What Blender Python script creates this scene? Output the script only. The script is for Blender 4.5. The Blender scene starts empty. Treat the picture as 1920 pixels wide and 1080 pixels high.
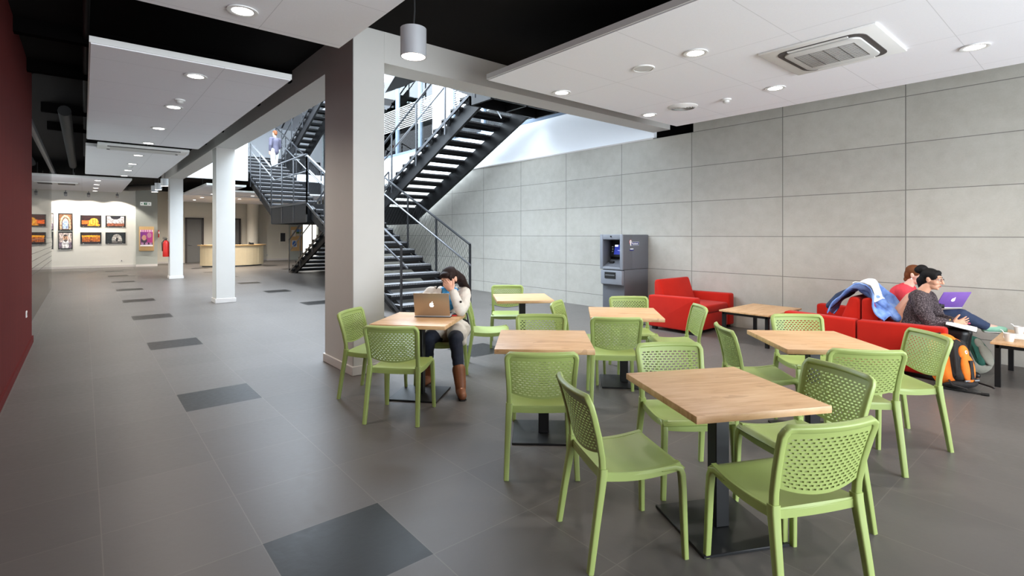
import bpy, bmesh, math, random
from math import sin, cos, pi, radians, sqrt, atan2
from mathutils import Vector, Matrix, Euler, noise
SC = bpy.context.scene
COL = SC.collection
random.seed(7)

# ------------------------------------------------------------------ materials
def lin(c):
    def f(v):
        v /= 255.0
        return v/12.92 if v <= 0.04045 else ((v+0.055)/1.055)**2.4
    return (f(c[0]), f(c[1]), f(c[2]), 1.0)
MATS = {}
class NT:
    def __init__(s, m):
        s.t = m.node_tree; s.n = s.t.nodes; s.l = s.t.links
    def add(s, typ, **kw):
        nd = s.n.new(typ)
        for k, v in kw.items(): setattr(nd, k, v)
        return nd
    def put(s, sock, v):
        if hasattr(v, 'is_output') or isinstance(v, bpy.types.NodeSocket): s.l.new(v, sock)
        else: sock.default_value = v
    def math(s, op, a, b=None, c=None):
        nd = s.add('ShaderNodeMath', operation=op)
        s.put(nd.inputs[0], a)
        if b is not None: s.put(nd.inputs[1], b)
        if c is not None: s.put(nd.inputs[2], c)
        return nd.outputs[0]
    def mix(s, f, a, b):
        nd = s.add('ShaderNodeMix', data_type='RGBA')
        s.put(nd.inputs[0], f); s.put(nd.inputs[6], a); s.put(nd.inputs[7], b)
        return nd.outputs[2]
    def noise(s, vec, scale, detail=3.0, rough=0.55):
        nd = s.add('ShaderNodeTexNoise')
        if vec is not None: s.l.new(vec, nd.inputs['Vector'])
        nd.inputs['Scale'].default_value = scale; nd.inputs['Detail'].default_value = detail
        nd.inputs['Roughness'].default_value = rough
        return nd.outputs[0]
    def ramp(s, f, stops):
        nd = s.add('ShaderNodeValToRGB'); s.put(nd.inputs[0], f)
        e = nd.color_ramp.elements
        while len(e) < len(stops): e.new(0.5)
        for i, (p, c) in enumerate(stops): e[i].position = p; e[i].color = c
        return nd.outputs[0]
    def mapping(s, vec, scale=(1,1,1), rot=(0,0,0)):
        nd = s.add('ShaderNodeMapping'); s.l.new(vec, nd.inputs[0])
        nd.inputs['Scale'].default_value = scale; nd.inputs['Rotation'].default_value = rot
        return nd.outputs[0]
    def bump(s, h, strength=0.2, dist=0.01):
        nd = s.add('ShaderNodeBump'); s.l.new(h, nd.inputs['Height'])
        nd.inputs['Strength'].default_value = strength; nd.inputs['Distance'].default_value = dist
        return nd.outputs[0]
def base(name):
    m = bpy.data.materials.new(name); m.use_nodes = True
    t = NT(m); b = t.n['Principled BSDF']
    MATS[name] = m
    return m, t, b
def plain(name, rgb, rough=0.6, metal=0.0, spec=0.5, var=0.05, vs=8.0, emit=0.0, bump=0.0):
    m, t, b = base(name)
    c = lin(rgb)
    tc = t.add('ShaderNodeTexCoord').outputs['Object']
    n = t.noise(tc, vs)
    d = tuple(max(0, x*(1-var)) for x in c[:3])+(1,); e = tuple(min(1, x*(1+var)) for x in c[:3])+(1,)
    t.l.new(t.mix(n, d, e), b.inputs['Base Color'])
    b.inputs['Roughness'].default_value = rough; b.inputs['Metallic'].default_value = metal
    b.inputs['Specular IOR Level'].default_value = spec
    if emit:
        b.inputs['Emission Color'].default_value = c; b.inputs['Emission Strength'].default_value = emit
    if bump: t.l.new(t.bump(t.noise(tc, vs*6), bump), b.inputs['Normal'])
    return m
def worldpos(t):
    g = t.add('ShaderNodeNewGeometry'); s = t.add('ShaderNodeSeparateXYZ'); t.l.new(g.outputs['Position'], s.inputs[0])
    return g.outputs['Position'], s.outputs[0], s.outputs[1], s.outputs[2]
def joint(t, v, origin, pitch, w):
    """1 on a joint line of width w (metres), else 0"""
    f = t.math('FRACT', t.math('DIVIDE', t.math('SUBTRACT', v, origin - w/2), pitch))
    return t.math('LESS_THAN', f, w/pitch)

plain('white_paint', (222,222,222), 0.7, var=0.02)
plain('ceiling_white', (240,240,243), 0.8, var=0.015, spec=0.2)
plain('ceiling_black', (20,18,17), 0.9, spec=0.1)
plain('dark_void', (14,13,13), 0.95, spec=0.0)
plain('pipe_black', (16,15,15), 0.6)
plain('column_paint', (198,196,192), 0.65, var=0.02)
plain('end_wall_paint', (226,224,216), 0.8, var=0.02)
plain('grey_paint', (166,170,164), 0.8, var=0.03)
plain('beige_paint', (216,211,198), 0.8, var=0.02)
plain('skirting_white', (205,200,196), 0.5, var=0.02)
plain('black_steel', (12,12,14), 0.5, spec=.25, var=0.12)
plain('rail_steel', (62,63,66), 0.32, metal=0.7, var=0.1)
plain('bright_steel', (118,120,124), 0.4, metal=0.7, var=0.05)
plain('table_black', (24,25,27), 0.42, metal=0.2, var=0.1)
plain('green_plastic', (152,169,97), 0.42, var=0.03, vs=3)
plain('black_plastic', (20,20,21), 0.5)
plain('atm_grey', (93,95,101), 0.45, var=0.03)
plain('atm_light', (128,132,140), 0.4, var=0.03)
plain('atm_dark', (34,35,39), 0.5)
plain('white_plastic', (230,230,228), 0.5, var=0.01)
plain('vent_dark', (70,66,64), 0.6)
plain('ac_grille_white', (206,206,204), 0.5)
plain('lamp_glow', (255,247,240), 0.5, emit=9.0)
plain('pendant_glow', (255,238,222), 0.5, emit=5.0)
plain('pendant_grey', (176,178,182), 0.35, metal=0.3)
plain('fire_red', (196,34,26), 0.4)
plain('door_grey', (104,104,102), 0.5)
plain('door_frame_dark', (58,52,50), 0.5)
plain('board_wood', (205,168,116), 0.6, var=0.08)
plain('frame_black', (22,21,20), 0.4)
plain('desk_wood', (226,206,168), 0.5, var=0.06, vs=5)
plain('concrete_edge', (196,200,204), 0.8)
plain('mullion_blue', (120,134,152), 0.4, metal=0.5)
plain('upper_white', (243,246,250), 0.85, var=0.01)
plain('office_dark', (45,46,50), 0.6)
plain('leaf', (96,130,52), 0.6, var=0.3, vs=20)
plain('flower', (222,120,70), 0.6, var=0.3, vs=20)
plain('terracotta', (150,150,150), 0.6)
plain('laptop_gold', (172,152,128), 0.35, metal=0.55, var=0.02)
plain('laptop_silver', (205,205,206), 0.35, metal=0.4)
plain('logo_white', (255,255,255), 0.4, emit=1.0)
plain('laptop_purple', (128,92,178), 0.35, var=0.12, vs=14)
plain('skin_light', (226,172,146), 0.5, var=0.05)
plain('skin_tan', (214,160,132), 0.5, var=0.05)
plain('skin_pale', (232,184,164), 0.5, var=0.05)
plain('hair_dark', (38,24,21), 0.65, spec=.2, var=0.35, vs=40)
plain('hair_black', (20,18,19), 0.65, spec=.2, var=0.3, vs=40)
plain('hair_auburn', (112,66,38), 0.65, spec=.2, var=0.35, vs=40)
plain('coat_beige', (214,206,196), 0.8, var=0.05, vs=14, bump=0.15)
plain('scarf_blue', (52,142,196), 0.8, var=0.2, vs=22, bump=0.2)
plain('jeans_dark', (32,38,54), 0.85, var=0.25, vs=16, bump=0.15)
plain('jeans_blue', (40,54,82), 0.85, var=0.25, vs=16, bump=0.15)
plain('boot_brown', (128,78,48), 0.5, var=0.2, vs=14)
plain('boot_black', (20,19,20), 0.45)
plain('top_coral', (222,62,76), 0.8, var=0.12, vs=30, bump=0.15)
plain('sneaker_mint', (142,196,172), 0.7, var=0.15, vs=30)
plain('sole_white', (226,226,220), 0.6)
plain('pink_phone', (206,60,112), 0.4)
plain('yellow_bead', (214,176,40), 0.4)
plain('paper_white', (236,234,230), 0.8, var=0.03, vs=30)
plain('cup_white', (228,226,220), 0.5, var=0.02)
plain('bag_orange', (236,120,22), 0.75, var=0.15, vs=22, bump=0.2)
plain('bag_black', (28,24,24), 0.8, var=0.3, vs=22, bump=0.2)
plain('bag_grey', (150,148,136), 0.8, var=0.15, vs=18, bump=0.2)
plain('bag_green', (36,92,78), 0.8, var=0.2, vs=18, bump=0.2)
plain('eye_white', (235,235,232), 0.3)
plain('eye_dark', (30,22,18), 0.3)
plain('lip', (186,92,86), 0.5)
plain('glasses', (70,34,28), 0.3)
plain('jacket_grey', (74,72,88), 0.8, var=0.2, vs=20)
plain('trouser_light', (188,190,186), 0.85, var=0.15, vs=20)
plain('sign_white', (232,236,232), 0.5, emit=0.25)
plain('sign_green', (40,140,96), 0.5)
plain('logo_navy', (40,44,110), 0.5)
plain('logo_red', (200,40,40), 0.5)
plain('bright_panel', (250,246,238), 0.6, emit=1.0)
plain('book_spine', (150,60,50), 0.7, var=0.5, vs=40)
plain('stripe_white', (240,242,242), 0.5, emit=0.3)

def setup_special():
    # floor tiles
    for nm, c0, c1 in (('floor_tile', (88,84,81), (100,96,93)), ('floor_tile_dark', (21,21,20), (28,27,26))):
        m, t, b = base(nm)
        p, x, y, z = worldpos(t)
        n1 = t.noise(p, 1.3, 4); n2 = t.noise(p, 24, 4)
        col = t.mix(t.math('ADD', t.math('MULTIPLY', n1, 0.65), t.math('MULTIPLY', n2, 0.35)), lin(c0), lin(c1))
        # per tile tone
        ix = t.math('FLOOR', t.math('DIVIDE', t.math('SUBTRACT', x, 0.69), 0.62)); iy = t.math('FLOOR', t.math('DIVIDE', t.math('SUBTRACT', y, 2.155), 0.625))
        cmb = t.add('ShaderNodeCombineXYZ'); t.l.new(ix, cmb.inputs[0]); t.l.new(iy, cmb.inputs[1])
        wn = t.add('ShaderNodeTexWhiteNoise'); t.l.new(cmb.outputs[0], wn.inputs['Vector'])
        hsv = t.add('ShaderNodeHueSaturation'); t.l.new(col, hsv.inputs['Color'])
        t.l.new(t.math('ADD', t.math('MULTIPLY', wn.outputs['Value'], 0.12), 0.94), hsv.inputs['Value'])
        j = t.math('MAXIMUM', joint(t, x, 0.69, 0.62, 0.005), joint(t, y, 2.155, 0.625, 0.005))
        t.l.new(t.mix(t.math('MULTIPLY', j, 0.28), hsv.outputs[0], lin((140,134,126))), b.inputs['Base Color'])
        t.l.new(t.math('ADD', t.math('MULTIPLY', n2, 0.12), 0.3), b.inputs['Roughness'])
        b.inputs['Specular IOR Level'].default_value = 0.22
        t.l.new(t.bump(n2, 0.06), b.inputs['Normal'])
    # stone wall panels
    m, t, b = base('stone_panels')
    p, x, y, z = worldpos(t)
    n1 = t.noise(p, 0.9, 5, 0.6); n2 = t.noise(p, 7, 5, 0.6); n3 = t.noise(p, 60, 2)
    f = t.math('ADD', t.math('ADD', t.math('MULTIPLY', n1, 0.45), t.math('MULTIPLY', n2, 0.4)), t.math('MULTIPLY', n3, 0.15))
    col = t.ramp(f, [(0.28, lin((168,164,154))), (0.5, lin((180,177,168))), (0.72, lin((190,188,180)))])
    iy = t.math('FLOOR', t.math('DIVIDE', t.math('SUBTRACT', y, 1.856), 1.577)); iz = t.math('FLOOR', t.math('DIVIDE', t.math('SUBTRACT', z, 0.27), 0.63))
    cmb = t.add('ShaderNodeCombineXYZ'); t.l.new(iy, cmb.inputs[0]); t.l.new(iz, cmb.inputs[1])
    wn = t.add('ShaderNodeTexWhiteNoise'); t.l.new(cmb.outputs[0], wn.inputs['Vector'])
    hsv = t.add('ShaderNodeHueSaturation'); t.l.new(col, hsv.inputs['Color'])
    t.l.new(t.math('ADD', t.math('MULTIPLY', wn.outputs['Value'], 0.1), 0.95), hsv.inputs['Value'])
    j = t.math('MAXIMUM', joint(t, y, 1.856, 1.577, 0.012), joint(t, z, 0.27, 0.63, 0.010))
    t.l.new(t.mix(t.math('MULTIPLY', j, 0.75), hsv.outputs[0], lin((92,90,86))), b.inputs['Base Color'])
    b.inputs['Roughness'].default_value = 0.75; b.inputs['Specular IOR Level'].default_value = 0.25
    h = t.math('SUBTRACT', t.math('MULTIPLY', n3, 0.15), j)
    t.l.new(t.bump(h, 0.4, 0.006), b.inputs['Normal'])
    # maroon wall of fine vertical boards
    m, t, b = base('maroon_wall')
    p, x, y, z = worldpos(t)
    mp = t.mapping(p, (1, 14, 0.5)); n = t.noise(mp, 3, 3)
    t.l.new(t.mix(n, lin((70,20,19)), lin((98,32,30))), b.inputs['Base Color'])
    b.inputs['Roughness'].default_value = 0.85; b.inputs['Specular IOR Level'].default_value = 0.12
    # ceiling panel with tile joints
    m, t, b = base('ceiling_panel')
    p, x, y, z = worldpos(t)
    j = t.math('MAXIMUM', joint(t, x, 3.55, 1.2, 0.006), joint(t, y, 4.7, 0.94, 0.006))
    n = t.noise(p, 90, 2)
    c = t.mix(n, lin((236,236,240)), lin((244,244,248)))
    t.l.new(t.mix(t.math('MULTIPLY', j, 0.35), c, lin((150,150,152))), b.inputs['Base Color'])
    b.inputs['Roughness'].default_value = 0.85; b.inputs['Specular IOR Level'].default_value = 0.15
    # oak table tops
    m, t, b = base('oak')
    tc = t.add('ShaderNodeTexCoord').outputs['Object']; info = t.add('ShaderNodeObjectInfo')
    mv = t.add('ShaderNodeVectorMath', operation='ADD'); t.l.new(tc, mv.inputs[0]); t.l.new(info.outputs['Random'], mv.inputs[1])
    g = t.noise(t.mapping(mv.outputs[0], (1.6, 16, 5)), 2.6, 6, 0.62)
    g2 = t.noise(t.mapping(mv.outputs[0], (1.2, 3.5, 2)), 2.2, 3)
    kn = t.noise(t.mapping(mv.outputs[0], (2.4, 5, 3)), 2.0, 2)
    f = t.math('ADD', t.math('MULTIPLY', g, 0.65), t.math('MULTIPLY', g2, 0.35))
    col = t.ramp(f, [(0.3, lin((172,128,84))), (0.47, lin((202,160,116))), (0.7, lin((219,183,142)))])
    k = t.math('MULTIPLY', t.math('GREATER_THAN', kn, 0.66), 0.35)
    t.l.new(t.mix(k, col, lin((150,104,64))), b.inputs['Base Color'])
    b.inputs['Roughness'].default_value = 0.42
    # red upholstery
    m, t, b = base('red_fabric')
    tc = t.add('ShaderNodeTexCoord').outputs['Object']
    n = t.noise(tc, 160, 2); n2 = t.noise(tc, 4, 3)
    t.l.new(t.mix(n2, lin((166,26,15)), lin((188,35,20))), b.inputs['Base Color'])
    b.inputs['Roughness'].default_value = 0.9; b.inputs['Sheen Weight'].default_value = 0.08; b.inputs['Specular IOR Level'].default_value = 0.15
    t.l.new(t.bump(n, 0.25, 0.003), b.inputs['Normal'])
    # denim jacket with paler inside and seams
    m, t, b = base('denim')
    tc = t.add('ShaderNodeTexCoord').outputs['Object']
    n = t.noise(tc, 9, 4); n2 = t.noise(tc, 120, 2)
    c = t.ramp(n, [(0.3, lin((74,98,160))), (0.48, lin((112,148,216))), (0.62, lin((140,172,228))), (0.78, lin((80,100,158)))])
    t.l.new(c, b.inputs['Base Color']); b.inputs['Roughness'].default_value = 0.85
    t.l.new(t.bump(n2, 0.2, 0.003), b.inputs['Normal'])
    # knitted cardigan
    m, t, b = base('knit')
    tc = t.add('ShaderNodeTexCoord').outputs['Object']
    n = t.noise(t.mapping(tc, (1, 1, 2.4)), 75, 3, 0.7)
    t.l.new(t.ramp(n, [(0.38, lin((30,22,26))), (0.55, lin((72,60,64))), (0.68, lin((150,138,140)))]), b.inputs['Base Color'])
    b.inputs['Roughness'].default_value = 0.95
    t.l.new(t.bump(n, 0.6, 0.006), b.inputs['Normal'])
    # stair grating : light bars over dark gaps
    m, t, b = base('grating')
    tc = t.add('ShaderNodeTexCoord').outputs['Object']; s = t.add('ShaderNodeSeparateXYZ'); t.l.new(tc, s.inputs[0])
    a = t.math('FRACT', t.math('MULTIPLY', s.outputs[0], 26)); bb = t.math('FRACT', t.math('MULTIPLY', s.outputs[1], 30))
    hole = t.math('MULTIPLY', t.math('GREATER_THAN', a, 0.4), t.math('GREATER_THAN', bb, 0.45))
    t.l.new(t.mix(hole, lin((142,142,144)), lin((58,58,60))), b.inputs['Base Color'])
    b.inputs['Metallic'].default_value = 0.1; b.inputs['Roughness'].default_value = 0.5
    # glass
    m, t, b = base('glass')
    b.inputs['Base Color'].default_value = (0.9, 0.96, 0.95, 1)
    gl = t.add('ShaderNodeBsdfGlossy'); gl.inputs['Roughness'].default_value = 0.02
    tr = t.add('ShaderNodeBsdfTransparent'); tr.inputs[0].default_value = (0.93, 0.97, 0.96, 1)
    fr = t.add('ShaderNodeFresnel'); fr.inputs[0].default_value = 1.4
    mx = t.add('ShaderNodeMixShader'); t.l.new(fr.outputs[0], mx.inputs[0]); t.l.new(tr.outputs[0], mx.inputs[1]); t.l.new(gl.outputs[0], mx.inputs[2])
    t.l.new(mx.outputs[0], t.n['Material Output'].inputs[0])
    # painted pictures / screens : colour attribute
    for nm, e in (('print', 0.0), ('screen', 1.0)):
        m, t, b = base(nm)
        at = t.add('ShaderNodeAttribute', attribute_name='Col')
        t.l.new(at.outputs['Color'], b.inputs['Base Color']); b.inputs['Roughness'].default_value = 0.35
        if e:
            t.l.new(at.outputs['Color'], b.inputs['Emission Color']); b.inputs['Emission Strength'].default_value = e
setup_special()
M = MATS

# ------------------------------------------------------------------ mesh helpers
class MB:
    def __init__(s): s.v = []; s.f = []; s.mi = []; s.cur = 0; s.col = None
    def add(s, vs, fs):
        o = len(s.v); s.v += [tuple(p) for p in vs]
        for f in fs: s.f.append(tuple(i+o for i in f)); s.mi.append(s.cur)
        return s
    def box(s, c, d, rot=None):
        """centre c, full size d"""
        x, y, z = d[0]/2, d[1]/2, d[2]/2
        vs = [Vector(p) for p in ((-x,-y,-z),(x,-y,-z),(x,y,-z),(-x,y,-z),(-x,-y,z),(x,-y,z),(x,y,z),(-x,y,z))]
        if rot is not None:
            R = Euler(rot).to_matrix() if not isinstance(rot, Matrix) else rot
            vs = [R @ p for p in vs]
        return s.add([p+Vector(c) for p in vs], [(0,3,2,1),(4,5,6,7),(0,1,5,4),(1,2,6,5),(2,3,7,6),(3,0,4,7)])
    def b2(s, a, b):
        """box from corner a to corner b"""
        return s.box([(a[i]+b[i])/2 for i in range(3)], [abs(b[i]-a[i]) for i in range(3)])
    def prism(s, poly, axis, a, b):
        """polygon (2d) extruded along axis from a to b; 2d coords are the other two axes in order"""
        def mk(p, h):
            return (h, p[0], p[1]) if axis == 0 else ((p[0], h, p[1]) if axis == 1 else (p[0], p[1], h))
        n = len(poly)
        vs = [mk(p, a) for p in poly]+[mk(p, b) for p in poly]
        fs = [tuple(range(n))[::-1], tuple(range(n, 2*n))]+[(i, (i+1) % n, n+(i+1) % n, n+i) for i in range(n)]
        return s.add(vs, fs)
    def frames(s, pts):
        pts = [Vector(p) for p in pts]; out = []
        up = Vector((0,0,1)); prev = None
        for i, p in enumerate(pts):
            t = (pts[min(i+1, len(pts)-1)]-pts[max(i-1, 0)]).normalized()
            if prev is None:
                a = up if abs(t.dot(up)) < 0.9 else Vector((0,1,0))
                x = t.cross(a).normalized()
            else:
                x = prev-t*prev.dot(t); x.normalize()
            prev = x
            out.append((p, x, t.cross(x), t))
        return out
    def sweep(s, pts, prof, closed=False, scale=None):
        """sweep 2d profile (list of (x,y)) along pts"""
        fr = s.frames(pts); n = len(prof); vs = []; fs = []
        for i, (p, x, y, t) in enumerate(fr):
            k = 1 if scale is None else scale[i]
            vs += [p+x*(a*k)+y*(b*k) for a, b in prof]
        for i in range(len(fr)-1):
            for j in range(n):
                fs.append((i*n+j, i*n+(j+1) % n, (i+1)*n+(j+1) % n, (i+1)*n+j))
        fs.append(tuple(range(n))[::-1]); e = (len(fr)-1)*n; fs.append(tuple(range(e, e+n)))
        return s.add(vs, fs)
    def tube(s, pts, r, seg=8, scale=None):
        return s.sweep(pts, [(r*cos(2*pi*i/seg), r*sin(2*pi*i/seg)) for i in range(seg)], scale=scale)
    def bar(s, p, q, w, h):
        return s.sweep([p, q], [(-w/2,-h/2),(w/2,-h/2),(w/2,h/2),(-w/2,h/2)])
    def lathe(s, prof, seg=24, c=(0,0,0), cap=True):
        vs = []; fs = []; n = len(prof)
        for k in range(seg):
            a = 2*pi*k/seg
            vs += [(c[0]+r*cos(a), c[1]+r*sin(a), c[2]+z) for r, z in prof]
        for k in range(seg):
            k2 = (k+1) % seg
            for i in range(n-1): fs.append((k*n+i, k2*n+i, k2*n+i+1, k*n+i+1))
        if cap:
            fs.append(tuple(k*n for k in range(seg))[::-1]); fs.append(tuple(k*n+n-1 for k in range(seg)))
        return s.add(vs, fs)
    def ell(s, c, r, rot=None, seg=16, rings=10):
        vs = [(0,0,r[2])]; fs = []
        for i in range(1, rings):
            a = pi*i/rings
            for k in range(seg):
                b = 2*pi*k/seg
                vs.append((r[0]*sin(a)*cos(b), r[1]*sin(a)*sin(b), r[2]*cos(a)))
        vs.append((0,0,-r[2]))
        for k in range(seg): fs.append((0, 1+k, 1+(k+1) % seg))
        for i in range(rings-2):
            for k in range(seg):
                a = 1+i*seg+k; b = 1+i*seg+(k+1) % seg
                fs.append((a, a+seg, b+seg, b))
        last = len(vs)-1; o = 1+(rings-2)*seg
        for k in range(seg): fs.append((last, o+(k+1) % seg, o+k))
        vs = [Vector(p) for p in vs]
        if rot is not None:
            R = rot if isinstance(rot, Matrix) else Euler(rot).to_matrix()
            vs = [R @ p for p in vs]
        return s.add([p+Vector(c) for p in vs], fs)
    def caps(s, p, r1, q, r2, seg=14, rings=5):
        """tapered capsule"""
        p = Vector(p); q = Vector(q); t = (q-p)
        L = t.length
        if L < 1e-5: return s.ell(p, (r1, r1, r1))
        t /= L
        a = Vector((0,0,1)) if abs(t.z) < 0.9 else Vector((1,0,0))
        x = t.cross(a).normalized(); y = t.cross(x)
        prof = [(-r1*cos(pi/2*i/rings), r1*sin(pi/2*i/rings)) for i in range(1, rings+1)]
        prof += [(L+r2*sin(pi/2*i/rings), r2*cos(pi/2*i/rings)) for i in range(0, rings)]
        vs = [p-t*r1]
        for h, r in prof:
            for k in range(seg):
                b = 2*pi*k/seg
                vs.append(p+t*h+x*(r*cos(b))+y*(r*sin(b)))
        vs.append(q+t*r2); n = len(prof); fs = []
        for k in range(seg): fs.append((0, 1+(k+1) % seg, 1+k))
        for i in range(n-1):
            for k in range(seg):
                a0 = 1+i*seg+k; b0 = 1+i*seg+(k+1) % seg
                fs.append((a0, b0, b0+seg, a0+seg))
        last = len(vs)-1; o = 1+(n-1)*seg
        for k in range(seg): fs.append((last, o+k, o+(k+1) % seg))
        return s.add(vs, fs)
    def chain(s, pts, rs):
        for i in range(len(pts)-1): s.caps(pts[i], rs[i], pts[i+1], rs[i+1])
        return s
    def grid(s, fn, nu, nv, close_u=False):
        vs = [fn(i/nu, j/nv) for j in range(nv+1) for i in range(nu+1)]
        fs = [(j*(nu+1)+i, j*(nu+1)+i+1, (j+1)*(nu+1)+i+1, (j+1)*(nu+1)+i) for j in range(nv) for i in range(nu)]
        return s.add(vs, fs)
    def mesh(s, name, mats):
        me = bpy.data.meshes.new(name); me.from_pydata(s.v, [], s.f)
        if not isinstance(mats, (list, tuple)): mats = [mats]
        for m in mats: me.materials.append(M[m] if isinstance(m, str) else m)
        if any(s.mi): me.polygons.foreach_set('material_index', s.mi)
        me.update()
        return me
    def build(s, name, mats, parent=None, smooth=False, bevel=0.0, bseg=2, fix=True, auto=None):
        me = s.mesh(name, mats)
        if fix:
            bm = bmesh.new(); bm.from_mesh(me); bmesh.ops.recalc_face_normals(bm, faces=bm.faces)
            if bevel:
                es = [e for e in bm.edges if len(e.link_faces) == 2 and e.calc_face_angle(0) > 0.6]
                bmesh.ops.bevel(bm, geom=es, offset=bevel, segments=bseg, affect='EDGES', profile=0.5)
            bm.to_mesh(me); bm.free()
        if smooth or bevel: shade(me, 180 if smooth is True and not auto else (auto or 40))
        o = bpy.data.objects.new(name, me); COL.objects.link(o)
        if parent is not None: o.parent = parent
        return o
def shade(me, angle=40):
    me.polygons.foreach_set('use_smooth', [True]*len(me.polygons))
    if angle < 180:
        try: me.set_sharp_from_angle(angle=radians(angle))
        except Exception: pass
def tag(o, label=None, cat=None, group=None, kind=None):
    if label: o['label'] = label
    if cat: o['category'] = cat
    if group: o['group'] = group
    if kind: o['kind'] = kind
    return o
def thing(name, label, cat, loc=(0,0,0), rotz=0.0, group=None):
    o = bpy.data.objects.new(name, None); COL.objects.link(o)
    o.location = loc; o.rotation_euler = (0,0,rotz); o.empty_display_size = 0.1
    return tag(o, label, cat, group)
def struct(o): o['kind'] = 'structure'; return o
def copy_tree(o, parent=None):
    c = o.copy(); COL.objects.link(c)
    if parent is not None: c.parent = parent
    for ch in list(o.children): copy_tree(ch, c)
    return c
def bake(o):
    """apply the modifiers of a fresh object into its mesh"""
    dg = bpy.context.evaluated_depsgraph_get(); dg.update()
    ev = o.evaluated_get(dg); me = bpy.data.meshes.new_from_object(ev)
    o.modifiers.clear(); old = o.data; o.data = me; bpy.data.meshes.remove(old)
    return o
def flesh(mb, name, mat, parent, voxel=0.008, smooth=6, wrinkle=0.0):
    """union of overlapping volumes grown into ONE continuous skin"""
    me = mb.mesh(name, mat)
    bm = bmesh.new(); bm.from_mesh(me); bmesh.ops.recalc_face_normals(bm, faces=bm.faces); bm.to_mesh(me); bm.free()
    o = bpy.data.objects.new(name, me); COL.objects.link(o)
    r = o.modifiers.new('r', 'REMESH'); r.mode = 'VOXEL'; r.voxel_size = voxel; r.use_smooth_shade = True
    if smooth:
        sm = o.modifiers.new('s', 'SMOOTH'); sm.factor = 0.5; sm.iterations = smooth
    bake(o); shade(o.data)
    if wrinkle:
        me = o.data; ns = [v.normal.copy() for v in me.vertices]
        for v, n in zip(me.vertices, ns):
            c = v.co; k = noise.noise(Vector((c.x*9+c.z*5, c.y*9-c.z*4, c.z*19+c.x*8)))
            v.co = c+n*(wrinkle*(.5-1.9*abs(k)))
        me.update()
    if not o.data.materials: o.data.materials.append(M[mat])
    o.parent = parent
    return o
def paint(name, fn, w, h, nx, ny, mat, parent, loc, axis='y', rot=None):
    """flat picture: nx*ny cells coloured by fn(u,v) (0..1, v up); sRGB 0-255"""
    me = bpy.data.meshes.new(name)
    vs = [((i/nx-.5)*w, 0, (j/ny-.5)*h) for j in range(ny+1) for i in range(nx+1)]
    fs = [(j*(nx+1)+i, j*(nx+1)+i+1, (j+1)*(nx+1)+i+1, (j+1)*(nx+1)+i) for j in range(ny) for i in range(nx)]
    me.from_pydata(vs, [], fs); me.materials.append(M[mat])
    ca = me.color_attributes.new('Col', 'FLOAT_COLOR', 'CORNER')
    k = 0; data = []
    for j in range(ny):
        for i in range(nx):
            data += list(lin(fn((i+.5)/nx, (j+.5)/ny)))*4
    ca.data.foreach_set('color', data)
    o = bpy.data.objects.new(name, me); COL.objects.link(o); o.location = loc
    if rot: o.rotation_euler = rot
    if parent is not None: o.parent = parent
    return o
def lamp(kind, loc, energy, color=(1,1,1), rot=(0,0,0), size=0.1, spot=2.2, blend=0.6, sy=None):
    l = bpy.data.lights.new('lamp', kind); l.energy = energy; l.color = color
    if kind == 'SPOT': l.spot_size = spot; l.spot_blend = blend; l.shadow_soft_size = size
    elif kind == 'AREA':
        l.size = size
        if sy: l.shape = 'RECTANGLE'; l.size_y = sy
    else: l.shadow_soft_size = size
    o = bpy.data.objects.new('lamp', l); COL.objects.link(o); o.location = loc; o.rotation_euler = rot
    return o
# ------------------------------------------------------------------ the room
WX = 8.47        # stone wall
RX = -0.58       # maroon wall
CZ = 3.9         # black slab soffit
PZ = 3.33        # underside of the hung white panels
BZ = 3.54        # underside of the beams
def floor():
    P, Q = 0.62, 0.625
    X0 = 0.69-P*11; Y0 = 2.155-Q*13
    mb = MB(); nx, ny = 36, 68
    dark = set()
    for k in range(-2, 9): dark.add((11, 13+5*k)); dark.add((16, 13+5*k)); dark.add((21, 13+5*k))
    vs = [(X0+i*P, Y0+j*Q, 0) for j in range(ny+1) for i in range(nx+1)]
    mb.v = vs
    for j in range(ny):
        for i in range(nx):
            a = j*(nx+1)+i
            mb.f.append((a, a+1, a+nx+2, a+nx+1)); mb.mi.append(1 if (i, j) in dark else 0)
    struct(mb.build('floor', ['floor_tile', 'floor_tile_dark'], fix=False))
floor()
VX0, VX1, VY0, VY1 = 2.72, WX, 5.83, 23.2     # the stairwell opening
struct(MB().b2((-3,-6,CZ),(VX0,36,CZ+.4)).b2((VX0,-6,CZ),(11.5,VY0,CZ+.4)).b2((VX0,VY1,CZ),(14,36,CZ+.4)).b2((VX0,20.8,CZ),(4.6,VY1,CZ+.4)).b2((WX+.25,VY0,CZ),(14,VY1,CZ+.4)).build('ceiling', 'ceiling_black'))
struct(MB().b2((RX-.2,-6,0),(RX,10.2,CZ)).build('wall_left', 'maroon_wall'))
struct(MB().b2((RX,-6,0),(RX+.02,10.2,.09)).build('baseboard_left', 'maroon_wall'))
# stone wall : lower part up to 3.42, an upper course to the slab in front of y=4.98
struct(MB().b2((WX,-6,0),(WX+.25,18.5,3.42)).b2((WX,-6,3.42),(WX+.25,4.977,CZ)).build('wall_right', 'stone_panels'))
struct(MB().b2((WX+.02,VY0,3.42),(WX+.25,24,4.33)).build('wall_right_upper', 'upper_white'))
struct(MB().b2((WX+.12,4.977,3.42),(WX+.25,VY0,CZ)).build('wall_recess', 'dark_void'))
struct(MB().b2((WX-.012,VY0,3.415),(WX+.25,18.5,3.445)).build('trim_1', 'skirting_white'))
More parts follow.
